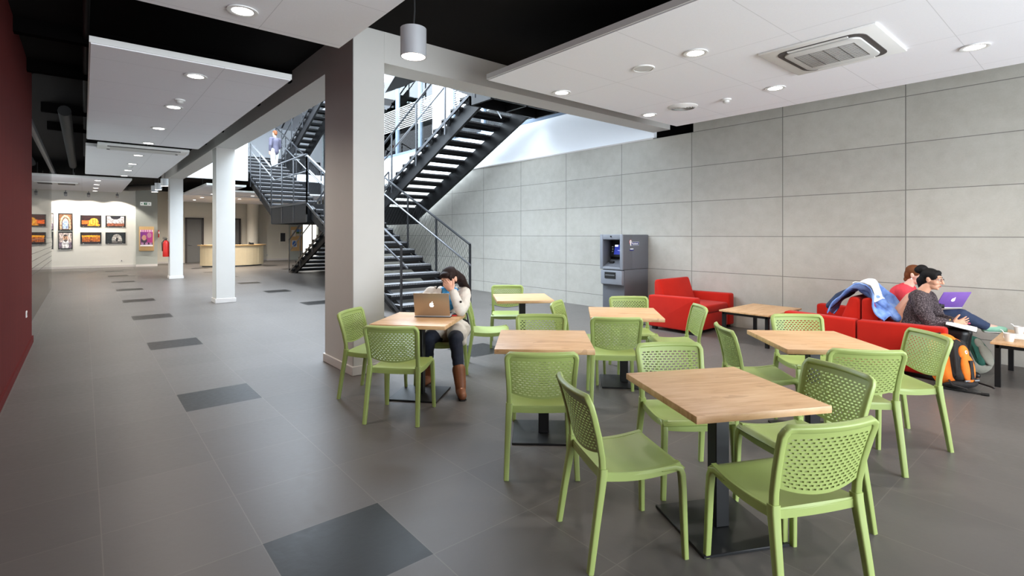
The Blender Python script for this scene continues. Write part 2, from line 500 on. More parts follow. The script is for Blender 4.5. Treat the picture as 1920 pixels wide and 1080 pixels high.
# wall behind the camera, with a wide glazed front that lets daylight in
struct(MB().b2((RX,-6.2,0),(0.2,-6,CZ)).b2((7.8,-6.2,0),(WX+.25,-6,CZ)).b2((.2,-6.2,3.2),(7.8,-6,CZ)).b2((.2,-6.2,0),(7.8,-6,.25)).build('wall_back', 'white_paint'))
# end wall with the pictures, grey pier, set-back wall of the reception
EY = 31.0
struct(MB().b2((-4,EY,0),(1.95,EY+.3,CZ)).build('wall_end', 'end_wall_paint'))
struct(MB().b2((1.95,EY-.12,0),(2.82,EY+.3,CZ)).build('wall_pier', 'grey_paint'))
struct(MB().b2((2.8,33.2,0),(9.75,33.5,CZ)).b2((2.6,EY,0),(2.8,33.4,CZ)).build('wall_reception', 'beige_paint'))
struct(MB().b2((9.75,33.0,0),(10.55,33.5,CZ)).b2((11.5,33,0),(14,33.5,CZ)).build('wall_reception_right', 'grey_paint'))
struct(MB().b2((10.55,33.35,0),(11.5,33.45,CZ)).build('window_1', 'bright_panel'))
struct(MB().b2((14,18,0),(14.2,36,CZ)).b2((WX+.25,18.5,0),(14,18.7,CZ)).build('wall_side_hall', 'beige_paint'))
struct(MB().b2((-4,10.0,0),(-3.8,31,CZ)).build('wall_far_left', 'end_wall_paint'))
struct(MB().b2((-4,EY-.02,0),(1.95,EY,.1)).build('baseboard_end', 'skirting_white'))
struct(MB().b2((1.95,EY-.14,0),(2.82,EY-.12,.1)).build('baseboard_pier', 'skirting_white'))
struct(MB().b2((2.82,33.18,0),(4.25,33.2,.1)).b2((5.2,33.18,0),(6.0,33.2,.1)).b2((7.1,33.18,0),(9.75,33.2,.1)).build('baseboard_reception', 'skirting_white'))
# columns
for k, (x0, x1, y0, y1) in enumerate(((2.28,2.655,5.45,6.31),(2.30,2.69,13.19,13.62),(2.32,2.72,21.5,21.98))):
    struct(MB().b2((x0,y0,0),(x1,y1,CZ)).build('column', 'column_paint', bevel=.006, bseg=1))
    struct(MB().b2((x0-.018,y0-.018,0),(x1+.018,y1+.018,.10)).build('column_skirting', 'skirting_white', bevel=.005, bseg=1))
# beams round the stairwell
struct(MB().b2((2.28,6.30,BZ),(2.72,23.6,CZ)).build('beam_corridor', 'column_paint'))
struct(MB().b2((2.45,5.456,BZ),(WX,VY0,CZ)).build('beam_front', 'column_paint'))
struct(MB().b2((VX0,20.6,BZ),(4.62,20.82,5.4)).b2((4.6,20.82,BZ+.36),(4.64,VY1,5.4)).b2((4.62,VY1-.02,BZ+.36),(WX+.3,VY1+.2,4.22)).build('beam_far', 'upper_white'))
# upper storey round the stairwell (white walls under an open rooflight)
struct(MB().b2((2.28,VY0-.4,CZ+.4),(2.5,VY1,8.4)).build('wall_upper_left', 'upper_white'))
struct(MB().b2((2.28,VY0-.6,CZ+.4),(14,VY0-.4,8.4)).build('wall_upper_front', 'upper_white'))
struct(MB().b2((2.28,31,CZ+.4),(14,31.2,8.4)).build('wall_upper_end', 'upper_white'))
struct(MB().b2((13.8,VY0-.4,CZ+.4),(14,31,7.4)).build('wall_upper_office', 'beige_paint'))
struct(MB().b2((WX+.2,22.0,4.31),(13.8,22.15,7.2)).build('wall_office_end', 'beige_paint'))
struct(MB().b2((WX+.05,VY0-.4,7.2),(14,24,7.4)).build('ceiling_office', 'ceiling_white'))
struct(MB().b2((2.5,VY1-.4,7.6),(14,31,7.8)).build('ceiling_upper', 'ceiling_white'))
# glazing of the upper office
wf = struct(MB().b2((WX+.02,VY0,4.33),(WX+.14,24,4.43)).build('window_2', 'mullion_blue'))
for y in (6.9, 8.4, 9.9, 11.4, 12.93, 14.9, 16.5, 18.0, 19.5, 21.0):
    MB().b2((WX+.02,y-.06,4.43),(WX+.14,y+.06,7.2)).build('mullion', 'mullion_blue', wf)
MB().b2((WX+.07,VY0,4.43),(WX+.085,24,7.2)).build('pane', 'glass', wf)
st = MB()
for k in range(12): st.b2((WX+.06,VY0+.2,5.28+k*.066),(WX+.068,13.0,5.30+k*.066)); st.b2((WX+.06,14.0,5.28+k*.066),(WX+.068,22,5.30+k*.066))
st.build('frosted_stripes', 'stripe_white', wf)
struct(MB().b2((WX-.02,13.05,4.33),(WX+.3,13.98,7.6)).build('column_upper', 'upper_white'))

# glass partition beyond the maroon wall
gp = thing('glass_partition', 'frameless glass partition with fine grey stripes, after the maroon wall', 'glass partition', (-.72,10.2,0))
MB().b2((0,.02,.02),(.012,9.6,3.42)).build('pane', 'glass', gp)
MB().b2((-.03,0,3.42),(.05,12.5,3.52)).build('head_rail', 'bright_steel', gp)
s = MB()
for k in range(6): s.b2((.012,.02,.82+k*.13),(.0145,9.6,.828+k*.13))
s.build('frosted_stripes', 'vent_dark', gp)

# doors of the reception wall
for n, (x0, x1) in enumerate(((4.28,5.17),(6.1,7.05))):
    d = struct(MB().b2((x0,33.10,0),(x0+.09,33.24,2.5)).b2((x1-.09,33.10,0),(x1,33.24,2.5)).b2((x0,33.10,2.42),(x1,33.24,2.5)).build('door_%d' % (n+1), 'door_frame_dark'))
    MB().b2((x0+.09,33.16,.01),(x1-.09,33.2,2.42)).build('leaf', 'door_grey', d)
    MB().tube([(x0+.16,33.14,1.0),(x0+.16,33.10,1.0),(x0+.3,33.10,1.0)], .012).build('handle', 'bright_steel', d)
struct(MB().lathe([(.31,0),(.31,CZ)], 32, (7.58,32.6,0)).build('column_round', 'beige_paint', smooth=True, auto=40))

# ------------------------------------------------------------------ hung ceiling panels
def hung_panel(label, x0, x1, y0, y1, th=.05):
    t = thing('ceiling_panel', label, 'ceiling panel', ((x0+x1)/2,(y0+y1)/2,PZ))
    hx, hy = (x1-x0)/2, (y1-y0)/2
    MB().b2((-hx,-hy,0),(hx,hy,th)).build('panel_board', 'ceiling_panel', t)
    MB().b2((-hx-.012,-hy-.012,.012),(hx+.012,-hy,th+.02)).b2((-hx-.012,hy,.012),(hx+.012,hy+.012,th+.02)).b2((-hx-.012,-hy,.012),(-hx,hy,th+.02)).b2((hx,-hy,.012),(hx+.012,hy,th+.02)).build('edge_trim', 'white_plastic', t)
    for sx in (-1, 1):
        for sy in (-1, 1):
            MB().tube([(sx*hx*.3,sy*hy*.45,th),(sx*hx*.3,sy*hy*.45,CZ-PZ)], .006, 6).build('hanger_rod', 'bright_steel', t)
    return t
hung_panel('large white ceiling panel over the café tables, beside the stone wall', 3.55, 7.42, -4.0, 4.66)
hung_panel('white ceiling panel at the top edge, in front of the nearest column', .02, 1.857, -2.5, 4.77)
hung_panel('wide white ceiling panel over the corridor with a row of four downlights', .05, 1.82, 6.13, 12.3)
hung_panel('second white corridor ceiling panel, behind the wide one', .04, 1.78, 13.3, 19.4)
hung_panel('farthest white corridor ceiling panel, in front of the picture wall', -3.0, 1.2, 20.8, 27.0)
hung_panel('white ceiling panel beyond the stairwell, left of the reception panels', 3.36, 4.62, 20.9, 26.0)
hung_panel('white ceiling panel over the reception desk, nearer of two', 4.66, 9.5, 23.6, 26.0)
hung_panel('white ceiling panel over the reception desk, farther of two', 3.4, 9.5, 26.6, 32.4)

WARM = (1.0, .91, .81)
def make_downlight():
    t = thing('downlight', 'x', 'ceiling light', (0,0,0))
    MB().lathe([(.078,0),(.112,-.003),(.112,-.012),(.095,-.014),(.078,-.010)], 32, cap=False).build('trim_ring', 'white_plastic', t, smooth=True, auto=50)
    MB().lathe([(.0,-.009),(.078,-.009)], 32, cap=False).build('lens', 'lamp_glow', t)
    return t
DL = make_downlight(); used = [False]
def downlight(x, y, label, group, e=28):
    e *= 1.7
    o = DL if not used[0] else copy_tree(DL)
    used[0] = True
    o.location = (x, y, PZ); tag(o, label, 'ceiling light', group)
    lamp('SPOT', (x, y, PZ-.02), e, WARM, size=.06, spot=radians(150), blend=.9)
G = 'round downlights in the panel over the café tables'
for x, y, l in ((4.55,4.46,'lit downlight in the café ceiling panel, nearest the staircase on the left side'),
                (4.55,2.65,'lit downlight in the café ceiling panel between round speaker and air conditioner'),
                (4.55,.88,'lit downlight in the café ceiling panel left of the air conditioner'),
                (6.38,4.46,'lit downlight in the café ceiling panel left of the round air vent'),
                (6.38,2.67,'lit downlight in the café ceiling panel between smoke detector and wall'),
                (6.42,.88,'lit downlight in the café ceiling panel right of the air conditioner')):
    downlight(x, y, l, G, 40)
downlight(.96, 4.45, 'lit downlight in the ceiling panel at the top edge', None, 45)
for k, y in enumerate((6.62,8.42,10.26,12.05)):
    downlight(.955, y, '%s lit downlight of the wide corridor ceiling panel' % ('nearest','second nearest','third nearest','farthest')[k], 'downlights of the wide corridor panel', 50)
for k, y in enumerate((14.05,15.85,17.5,19.2)):
    downlight(.93, y, '%s lit downlight of the second corridor ceiling panel' % ('nearest','second nearest','third nearest','farthest')[k], 'downlights of the second corridor panel', 70)
for k, y in enumerate((21.4,23.2,24.9,26.6)):
    downlight(.35, y, '%s lit downlight of the farthest corridor ceiling panel' % ('nearest','second nearest','third nearest','farthest')[k], 'downlights of the farthest corridor panel', 80)
for k, (x, y) in enumerate(((4.3,25.4),(5.9,25.4),(4.3,28.0),(5.9,28.0),(4.3,30.2),(5.9,30.2))):
    downlight(x, y, 'lit downlight over the reception desk, %s %s' % (('nearer panel','front row of the farther panel','back row of the farther panel')[k//2], ('left','right')[k % 2]), 'downlights over the reception desk', 190)

# ceiling cassette
ac = thing('air_conditioner', 'white ceiling cassette air conditioner with slatted grille in café ceiling panel', 'air conditioner', (5.53,1.79,PZ))
MB().box((0,0,-.012),(.97,.97,.024)).build('fascia', 'white_plastic', ac, bevel=.008)
def rrect(w, h, r, n=6):
    out = []
    for cx, cy, a0 in ((w/2-r,h/2-r,0),(-w/2+r,h/2-r,90),(-w/2+r,-h/2+r,180),(w/2-r,-h/2+r,270)):
        for i in range(n+1):
            a = radians(a0+90*i/n); out.append((cx+r*cos(a), cy+r*sin(a)))
    return out
MB().prism(rrect(.82,.74,.12), 2, -.03, -.022).build('air_slot', 'vent_dark', ac)
MB().prism(rrect(.70,.64,.09), 2, -.045, -.026).build('grille_panel', 'ac_grille_white', ac, bevel=.006)
g = MB()
for k in range(15): g.box((-.22+k*.0314,0,-.0455),(.006,.5,.003))
for k in range(5): g.box((0,-.25+k*.125,-.046),(.46,.004,.003))
g.build('grille_slats', 'vent_dark', ac)
for sx in (-1, 1): MB().box((sx*.385,0,-.034),(.03,.5,.008)).build('louvre', 'white_plastic', ac)
ac2 = thing('air_conditioner', 'white ceiling air conditioner seen edge-on between two corridor panels', 'air conditioner', (.95,12.85,PZ-.02))
MB().box((0,0,.0),(1.5,.62,.05)).build('fascia', 'white_plastic', ac2, bevel=.008)
MB().box((0,0,-.03),(1.1,.42,.02)).build('grille', 'ac_grille_white', ac2); MB().box((0,-.24,-.03),(1.2,.05,.012)).b2((-.6,.2,-.036),(.6,.25,-.024)).build('air_slot', 'vent_dark', ac2)
ac3 = thing('air_conditioner', 'white ceiling air conditioner flush in the farthest corridor panel', 'air conditioner', (-.75,23.4,PZ-.01))
MB().box((0,0,0),(1.2,.9,.03)).build('fascia', 'white_plastic', ac3, bevel=.005)
MB().box((-.3,0,-.02),(.45,.5,.012)).box((.3,0,-.02),(.45,.5,.012)).build('air_slot', 'vent_dark', ac3)
sp = thing('ceiling_speaker', 'round white flush speaker in café ceiling panel', 'speaker', (4.56,3.26,PZ))
MB().lathe([(0,-.01),(.085,-.01),(.1,-.004)], 32, cap=False).build('grille', 'ac_grille_white', sp); MB().lathe([(.1,0),(.1,-.012),(.115,-.01),(.118,0)], 32, cap=False).build('trim_ring', 'white_plastic', sp)
vt = thing('air_vent', 'round white ceiling air vent with concentric rings', 'air vent', (6.345,3.89,PZ))
MB().lathe([(0,-.004),(.17,-.004)], 32, cap=False).build('backing', 'ac_grille_white', vt)
for k in range(4): MB().lathe([(.04+k*.035,-.022),(.062+k*.035,-.008)], 32, cap=False).build('ring', 'white_plastic', vt)
MB().lathe([(.165,-.02),(.2,-.006),(.2,0)], 32, cap=False).build('trim_ring', 'white_plastic', vt)
def detector(x, y, label):
    t = thing('smoke_detector', label, 'smoke detector', (x,y,PZ), 0, 'ceiling smoke detectors')
    MB().lathe([(.062,0),(.062,-.014),(.05,-.02)], 24).build('mount', 'white_plastic', t, smooth=True, auto=40)
    MB().lathe([(.04,-.02),(.038,-.045),(.02,-.056),(0,-.058)], 24, cap=False).build('sensor_head', 'ac_grille_white', t, smooth=True, auto=40)
detector(6.43, 3.31, 'white smoke detector in café ceiling panel, right of the round air vent')
detector(.965, 7.93, 'white smoke detector in the wide corridor ceiling panel')
detector(.93, 16.4, 'white smoke detector in the second corridor ceiling panel')

# pendant cylinders
def pendant(x, y, z, label, g=None):
    t = thing('pendant_lamp', label, 'pendant lamp', (x,y,z), 0, g)
    MB().lathe([(.088,.0),(.096,0),(.096,.21),(.02,.214),(.0,.214)], 32, cap=False).build('shade', 'pendant_grey', t, smooth=True, auto=40)
    MB().lathe([(0,.008),(.08,.008),(.088,.002)], 32, cap=False).build('lens', 'pendant_glow', t)
    MB().tube([(0,0,.21),(.01,0,.35),(0,0,CZ-z)], .007, 6).build('cord', 'black_plastic', t)
    lamp('SPOT', (x,y,z-.01), 18, WARM, size=.06, spot=radians(100), blend=.7)
pendant(1.89, 3.4, 2.89, 'grey cylinder pendant lamp hanging near the closest column')
for k, y in enumerate((17.6,19.2,20.3)): pendant(1.775, y, 2.95, 'grey cylinder pendant lamp down the corridor, %s of three' % ('nearest','middle one','farthest')[k], 'far corridor pendants')

# services under the black slab
for nm, lab, pts, r in (('ventilation_duct','dark round ventilation duct under the black corridor ceiling',[(-.25,11.5,3.66),(-.25,20.5,3.66)],.09),
                        ('service_pipe','thin dark pipe running along the black corridor ceiling',[(.02,6,3.82),(.02,19,3.82)],.03),):
    o = MB().tube(pts, r, 12).build(nm, 'pipe_black', smooth=True, auto=40); tag(o, lab, 'pipe')
for k, y in enumerate((7.6,9.3,12.2,14.2)):
    o = MB().b2((RX,y,3.74),(2.28,y+.12,3.9)).build('ceiling_joist', 'dark_void'); struct(o)
o = MB().tube([(-1.5,29.2,3.7),(1.6,29.2,3.7),(2.6,27.5,3.7)], .14, 12).build('ventilation_duct', 'vent_dark', smooth=True, auto=40); tag(o, 'grey ventilation duct above the far picture wall', 'duct')

# ------------------------------------------------------------------ end wall pictures
def pict(fn, x, z, w, h, label, y=EY):
    t = thing('framed_photo', label, 'picture', (x,y-.03,z), 0, 'framed photographs on the end wall')
    MB().b2((-w/2,0,-h/2),(w/2,.03,h/2)).build('frame', 'frame_black', t)
    fn0 = fn; fn = lambda u, v: tuple(max(0, min(255, c*(1+.45*noise.noise(Vector((u*9+x*3, v*9, z))))+14*noise.noise(Vector((u*30, v*30, x))))) for c in fn0(u+.018*noise.noise(Vector((u*14, v*14, 3))), v+.018*noise.noise(Vector((u*14, v*14, 9)))))
    paint('print', fn, w*.86, h*.86, 60, 48, 'print', t, (0,-.003,0))
    for sx in (-1, 1): MB().box((sx*w*.36,-.006,-h/2),(.03,.02,.03)).build('clip', 'white_plastic', t)
def f_arch(u, v):
    d = sqrt(((u-.5)/.42)**2+((max(v,.45)-.45)/.5)**2)
    if d < .55 and v > .05: return (150,170,210) if v < .55 else (190,180,175)
    if d < .75: return (110,86,70)
    if d < 1: return (206,176,140)
    return (120,78,48)
def f_night(u, v):
    if v < .18: return (230,150,30) if u > .3 else (60,24,10)
    dome = sqrt(((u-.66)/.26)**2+((v-.35)/.45)**2)
    if dome < 1: return (252,196,70) if int(u*14) % 2 else (214,130,30)
    if u < .5 and v < .55: return (216,96,26)
    return (44,18,14)
def f_dome(u, v):
    d = sqrt(((u-.5)/.3)**2+((v-1.0)/.32)**2)
    if d < 1: return (30,28,34)
    if v < .28: return (150,84,56)
    return (176,168,170) if abs(u-.5) > .12+.5*(v-.3) else (206,200,200)
def f_man(u, v):
    if sqrt(((u-.5)/.2)**2+((v-.66)/.24)**2) < 1:
        if v > .78: return (60,52,50)
        if (abs(u-.42) < .04 or abs(u-.58) < .04) and abs(v-.68) < .03: return (40,28,24)
        if v < .56: return (90,80,76)
        return (196,150,120)
    if sqrt(((u-.5)/.3)**2+((v-.22)/.34)**2) < 1: return (226,222,224)
    return (196,178,172) if v > .4 else (120,104,120)
def f_arcade(u, v):
    if v > .78 or v < .14: return (50,20,10)
    if v > .62: return (250,170,30)
    return (235,120,20) if (u*11) % 1 > .45 else (70,26,10)
def f_tunnel(u, v):
    if sqrt(((u-.58)/.3)**2+((max(v,.3)-.3)/.6)**2) < 1:
        if abs(u-.58) < .06 and .15 < v < .55: return (24,22,22)
        return (176,172,166) if v > .2 else (110,106,102)
    return (26,32,30)
def f_lights(u, v):
    if .3 < v < .75 and .25 < u < .8: return (240,150,40) if int(u*9) % 2 else (130,60,14)
    return (60,28,12)
pict(f_arch, -.64, 2.14, .5, .8, 'tall framed photo of a vaulted stone archway, above the bearded man', EY)
pict(f_man, -.64, 1.29, .5, .8, 'tall framed photo of a bearded man, below the archway photo', EY)
pict(f_night, .26, 2.2, .76, .54, 'framed photo of a glowing orange domed building at night', EY)
pict(f_arcade, .26, 1.4, .76, .54, 'framed photo of an orange lit arcade at night', EY)
pict(f_dome, 1.17, 2.2, .76, .54, 'framed photo of a pale dome ceiling with dark opening', EY)
pict(f_tunnel, 1.17, 1.4, .76, .54, 'framed photo of a dark tunnel with a lone silhouette', EY)
pict(f_lights, -1.95, 2.2, .76, .54, 'framed photo of orange lights at the left, seen through the glass, upper one', EY)
pict(f_arcade, -1.95, 1.4, .76, .54, 'framed photo of orange lights at the left, seen through the glass, lower one', EY)
pict(f_man, -1.16, 2.14, .22, .8, 'narrow grey strip imitating a reflection, left of the archway photo', EY)  # strip built in place of a reflection at the glass edge
pict(f_tunnel, -1.16, 1.29, .22, .8, 'narrow dark strip imitating a reflection, left of the bearded man photo', EY)  # lower strip, also standing in for that reflection
for k, x in enumerate((-1.75,-.62,.17,1.2)):
    t = thing('track_spotlight', 'small silver spotlight over the pictures, %s from the left' % ('first','second','third','fourth')[k], 'spotlight', (x,30.2,3.36), 0, 'spotlights over the end wall pictures')
    MB().tube([(0,0,.54),(0,0,.05)], .012, 8).build('stem', 'bright_steel', t)
    MB().tube([(0,-.06,.06),(0,.08,-.04)], .06, 12).build('lamp_head', 'pendant_grey', t, smooth=True, auto=40)
    MB().tube([(0,.081,-.041),(0,.085,-.044)], .05, 12).build('lens', 'lamp_glow', t)
    l = lamp('SPOT', (x,30.25,3.3), 470, (1,.93,.83), size=.04, spot=radians(112), blend=.35); l.rotation_euler = (radians(28),0,0)
t = thing('exit_sign', 'small white and green exit sign high on the grey pier', 'sign', (2.34,EY-.14,3.08))
MB().box((0,0,0),(.44,.04,.17)).build('sign_box', 'sign_white', t)
g = MB().box((-.01,-.022,0),(.13,.004,.11)).build('pictogram_field', 'sign_green', t)
w = MB(); w.ell((.0,-.026,.03),(.011,.003,.011)); w.bar((0,-.026,.02),(-.01,-.026,-.012),.012,.004); w.bar((-.01,-.026,-.012),(.016,-.026,-.042),.008,.004); w.bar((-.01,-.026,-.012),(-.034,-.026,-.034),.008,.004); w.bar((0,-.026,.012),(.026,-.026,.0),.007,.004)
w.build('running_figure', 'sign_white', t)
for sx in (-1, 1):
    MB().prism([(sx*.19-.01,0),(sx*.13-.01,.03),(sx*.13-.01,-.03)], 1, -.023, -.02).build('arrow', 'sign_green', t)
t = thing('notice_board', 'wooden notice board with purple poster on the grey pier', 'notice board', (2.37,EY-.16,1.36))
MB().box((0,0,0),(.6,.05,1.2)).build('backboard', 'board_wood', t, bevel=.006)
def f_poster(u, v):
    if v < .06: return (235,230,235)
    if v < .2: return (48,24,50) if ((u*3) % 1-.5)**2+((v-.13)*4)**2 > .12 else (170,120,160)
    if v > .86: return (210,130,180) if int(u*16) % 3 else (250,220,240)
    if (u-.3)**2+(v-.5)**2 < .03: return (206,150,130)
    if (u-.3)**2/.06+(v-.32)**2/.02 < 1: return (60,40,60)
    if (u-.72)**2+(v-.66)**2 < .03: return (190,130,150)
    return (120+int(70*u),40,110+int(40*v))
paint('poster', f_poster, .5, .78, 26, 36, 'print', t, (0,-.028,.05))
MB().box((0,-.03,-.36),(.52,.02,.03)).build('ledge', 'white_plastic', t)
t = thing('notice_board', 'wooden notice board with blue pictures behind the far stair foot', 'notice board', (10.14,32.975,1.3))
MB().box((0,0,0),(.66,.05,1.5)).build('backboard', 'board_wood', t)
def f_land(u, v): return (90,140,200) if v > .55 else ((70,110,60) if v > .3 else (200,190,170))
def f_land2(u, v): return (60,110,190) if (u-.5)**2+(v-.5)**2 < .16 else (220,224,230)
paint('poster', f_land, .3, .42, 10, 12, 'print', t, (.14,-.03,.4)); paint('poster', f_land2, .3, .42, 10, 12, 'print', t, (-.12,-.03,-.3)); paint('poster', lambda u, v: (226,222,214), .26, .4, 6, 6, 'print', t, (-.17,-.03,.35))
t = thing('wall_niche_box', 'small framed recessed box on the beige wall right of the reception desk', 'wall box', (9.4,33.17,1.3))
MB().b2((-.2,0,-.42),(.2,.03,.42)).build('frame', 'beige_paint', t); MB().b2((-.14,-.006,-.16),(.14,0,.36)).build('window', 'office_dark', t)
def socket(x, y, z, label, rot=0):
    t = thing('power_socket', label, 'socket', (x,y,z), rot, 'wall power sockets')
    MB().box((0,-.006,0),(.085,.012,.085)).build('plate', 'white_plastic', t, bevel=.003, bseg=1); MB().tube([(0,-.013,0),(0,-.011,0)], .024, 14).build('socket_hole', 'vent_dark', t)
socket(1.4, EY, .3, 'white power socket low on the picture wall'); socket(8.5, 33.2, .33, 'white power socket low on the beige reception wall')
socket(RX, 9.2, .52, 'white power socket on the maroon wall', pi/2)
t = thing('fire_extinguisher', 'red fire extinguisher hanging on the farthest white column', 'fire extinguisher', (2.23,21.7,.78))
MB().lathe([(0,0),(.09,.0),(.1,.02),(.1,.48),(.07,.55),(.03,.58),(0,.58)], 20, cap=False).build('cylinder', 'fire_red', t, smooth=True, auto=50)
MB().tube([(0,0,.57),(0,0,.64)], .025, 10).b2((-.1,-.012,.63),(.04,.012,.65)).b2((-.1,-.012,.67),(.02,.012,.685)).build('valve_handle', 'black_plastic', t)
MB().tube([(-.03,0,.62),(-.12,-.02,.5),(-.11,-.02,.2)], .014, 8).build('hose', 'black_plastic', t, smooth=True)
MB().b2((.04,-.03,.3),(.11,.03,.4)).build('wall_bracket', 'bright_steel', t)
t = thing('fire_sign', 'small red fire equipment sign beside the grey pier', 'sign', (2.87,EY-.05,1.6))
MB().box((0,0,0),(.03,.3,.36)).build('plate', 'fire_red', t)
MB().box((.0,-.151,.06),(.025,.004,.1)).build('flame_mark', 'sign_white', t)

# reception desk: bowed front
t = thing('reception_desk', 'bowed pale wooden reception counter in the far hall', 'counter', (5.7,28.9,0))
def bow(r0, r1, z0, z1, n=20, a0=200, a1=345, sx=1.0):
    mb = MB(); ps = [(sx*cos(radians(a0+(a1-a0)*i/n)), sin(radians(a0+(a1-a0)*i/n))) for i in range(n+1)]
    poly = [(p[0]*r1*1.25, p[1]*r1) for p in ps]+[(p[0]*r0*1.25, p[1]*r0) for p in reversed(ps)]
    return mb.prism(poly, 2, z0, z1)
bow(1.0,1.2,.06,1.02).build('counter_front', 'desk_wood', t); bow(1.05,1.12,0,.06).build('plinth', 'bright_steel', t); bow(.82,1.3,1.02,1.07).build('worktop', 'board_wood', t)
m = MB()
for k in (4, 8, 12, 16):
    a = radians(200+145*k/20); m.box((1.2*1.25*cos(a),1.2*sin(a),.54),(.012,.012,.94))
m.build('panel_joint', 'desk_wood', t)
t = thing('telephone', 'small black telephone standing on the reception counter', 'telephone', (6.4,27.9,1.07))
MB().prism([(-.12,0),(.12,0),(.12,.04),(-.12,.09)], 0, -.1, .1).build('body', 'black_plastic', t); MB().tube([(-.08,-.1,.1),(-.08,.1,.1)], .025, 8).build('handset', 'black_plastic', t)
# ------------------------------------------------------------------ staircase
SL = .446
def staircase():
    root = thing('staircase', 'black steel staircase with open grating treads and railings in the skylit stairwell', 'staircase', (6.45,15.8,0))
    O = Vector(root.location)
    def L(p): return tuple(Vector(p)-O)
    tread_me = {}
    def tread_mesh(w):
        k = round(w, 2)
        if k not in tread_me:
            mb = MB(); mb.cur = 1; mb.box((0,0,-.022),(w,.35,.036)); mb.box((0,-.17,-.055),(w,.012,.11)); mb.box((0,.17,-.05),(w,.012,.10)); mb.cur = 0; mb.box((0,0,-.002),(w-.01,.335,.006)); mb.box((0,-.1765,-.02),(w-.01,.003,.03)); mb.box((0,.1765,-.02),(w-.01,.003,.03))
            mb.cur = 1
            for x in (-w/2+.10, w/2-.10): mb.prism([(-.15,-.04),(.15,-.04),(.04,-.17),(-.04,-.17)], 0, x-.015, x+.015)
            me = mb.mesh('tread', ['grating', 'black_steel'])
            tread_me[k] = me
        return tread_me[k]
    def flight(x0, x1, ya, za, yb, zb, n, rails=(True, True), mesh=(False, False)):
        d = 1 if yb > ya else -1
        run = abs(yb-ya); going = run/n; rise = (zb-za)/n
        mb = MB()
        for x in (x0+.13, x1-.13):
            poly = [(ya,za-.02),(ya+d*.06,za+.06) if za < .1 else (ya,za+.0)]
            dz = .27
            pl = [(ya+d*.02,max(za-.42,0 if za < .1 else -9)+(.0)),(ya-d*.0,za+.03),(yb,zb-.04),(yb,zb-.42)]
            if za < .1: pl = [(ya+d*.55,.0),(ya-d*.02,.0),(ya-d*.02,.06),(yb,zb-.05),(yb,zb-.05-.36)]
            mb.prism(pl, 0, x-.035, x+.035)
        fl = mb.build('stair_flight', 'black_steel', root)
        fl.location = -O; fl.parent = root
        w = x1-x0
        for i in range(n-1):
            z = za+rise*(i+1); y = ya+d*going*(i+.55)
            t = bpy.data.objects.new('tread', tread_mesh(w)); COL.objects.link(t); t.parent = fl
            t.location = ((x0+x1)/2, y, z)
        for k, x in enumerate((x0+.0, x1-.0)):
            if not rails[k]: continue
            f = lambda y: za+(y-ya)*d*(rise/going)
            y0, y1 = ya+d*.02, yb
            m = 4
            for j in range(m+1):
                y = y0+(y1-y0)*j/m
                zb_ = f(y)-.3 if (j or za > .1) else 0
                MB().b2((x-.012,y-.03,zb_),(x+.012,y+.03,f(y)+1.33)).build('rail_post', 'rail_steel', fl)
            MB().bar((x,y0,f(y0)+1.34),(x,y1,f(y1)+1.34),.055,.025).build('top_rail', 'rail_steel', fl)
            s = -1 if k == 0 else 1
            MB().tube([(x-s*.07,y0-d*.12,f(y0)+.9),(x-s*.07,y1,f(y1)+.92)], .021, 8).build('handrail', 'bright_steel', fl, smooth=True)
            MB().bar((x,y0,f(y0)+.0),(x,y1,f(y1)+.0),.03,.07).build('bottom_rail', 'rail_steel', fl)
            if mesh[k]:
                wm = MB(); h0, h1 = .05, 1.28; N = 46; L2 = (y1-y0)
                for q in range(-10, N):
                    for sg in (1, -1):
                        a = q/N*L2; b = a+L2*.16
                        za_, zb2 = (h0, h1) if sg == 1 else (h1, h0)
                        if a < -1e-6 and d*a < 0:
                            pass
                        ta, tb = max(0, a/L2), min(1, b/L2)
                        if tb <= ta: continue
                        def hz(tt): return za_+(zb2-za_)*((tt*L2-a)/(b-a))
                        p = (x, y0+ta*L2, f(y0+ta*L2)+hz(ta)); r = (x, y0+tb*L2, f(y0+tb*L2)+hz(tb))
                        wm.bar(p, r, .0035, .0035)
                wm.build('wire_mesh', 'rail_steel', fl)
        return fl
    YL0, YL1, ZL = 14.45, 17.9, 2.42
    YF, YG, ZU, YC = 8.95, 23.4, 4.84, 16.5
    XA0, XA1, XB0, XB1 = 4.72, 6.35, 6.58, 8.25
    flight(XA0, XA1, YF, 0, YL0, ZL, 14, (True, True), (False, True))
    flight(6.5, 8.2, 22.1, 0, YC, ZL, 14, (True, True))
    flight(XA0, XA1, YL1, ZL, YG, ZU, 14, (True, True), (False, True))
    flight(XB0, XB1, YL0, ZL, YF, ZU, 14, (True, False))
    flight(XB0, 7.5, YG, ZU, YL1, ZU+ZL, 14, (True, False))
    def landing(x0, x1, y0, y1, z, name='landing'):
        mb = MB(); mb.b2((x0,y0,z-.05),(x1,y1,z))
        for x in (x0+.03, x1-.03, (x0+x1)/2): mb.b2((x-.03,y0,z-.52),(x+.03,y1,z-.05))
        for y in (y0+.03, y1-.03, (y0+y1)/2, (3*y0+y1)/4, (y0+3*y1)/4): mb.b2((x0,y-.03,z-.52),(x1,y+.03,z-.05))
        o = mb.build(name, 'black_steel', root); o.location = -O; return o
    ld = landing(XA0, 6.42, YL0, YL1, ZL)
    landing(6.42, XB1, YL0, YC, ZL)
    # railing along the open left side of the landing and between the flights
    xs = XA0
    for y in (YL0, YL0+1.15, YL0+2.3, YL1): MB().b2((xs-.012,y-.03,ZL-.5),(xs+.012,y+.03,ZL+1.36)).build('rail_post', 'rail_steel', ld)
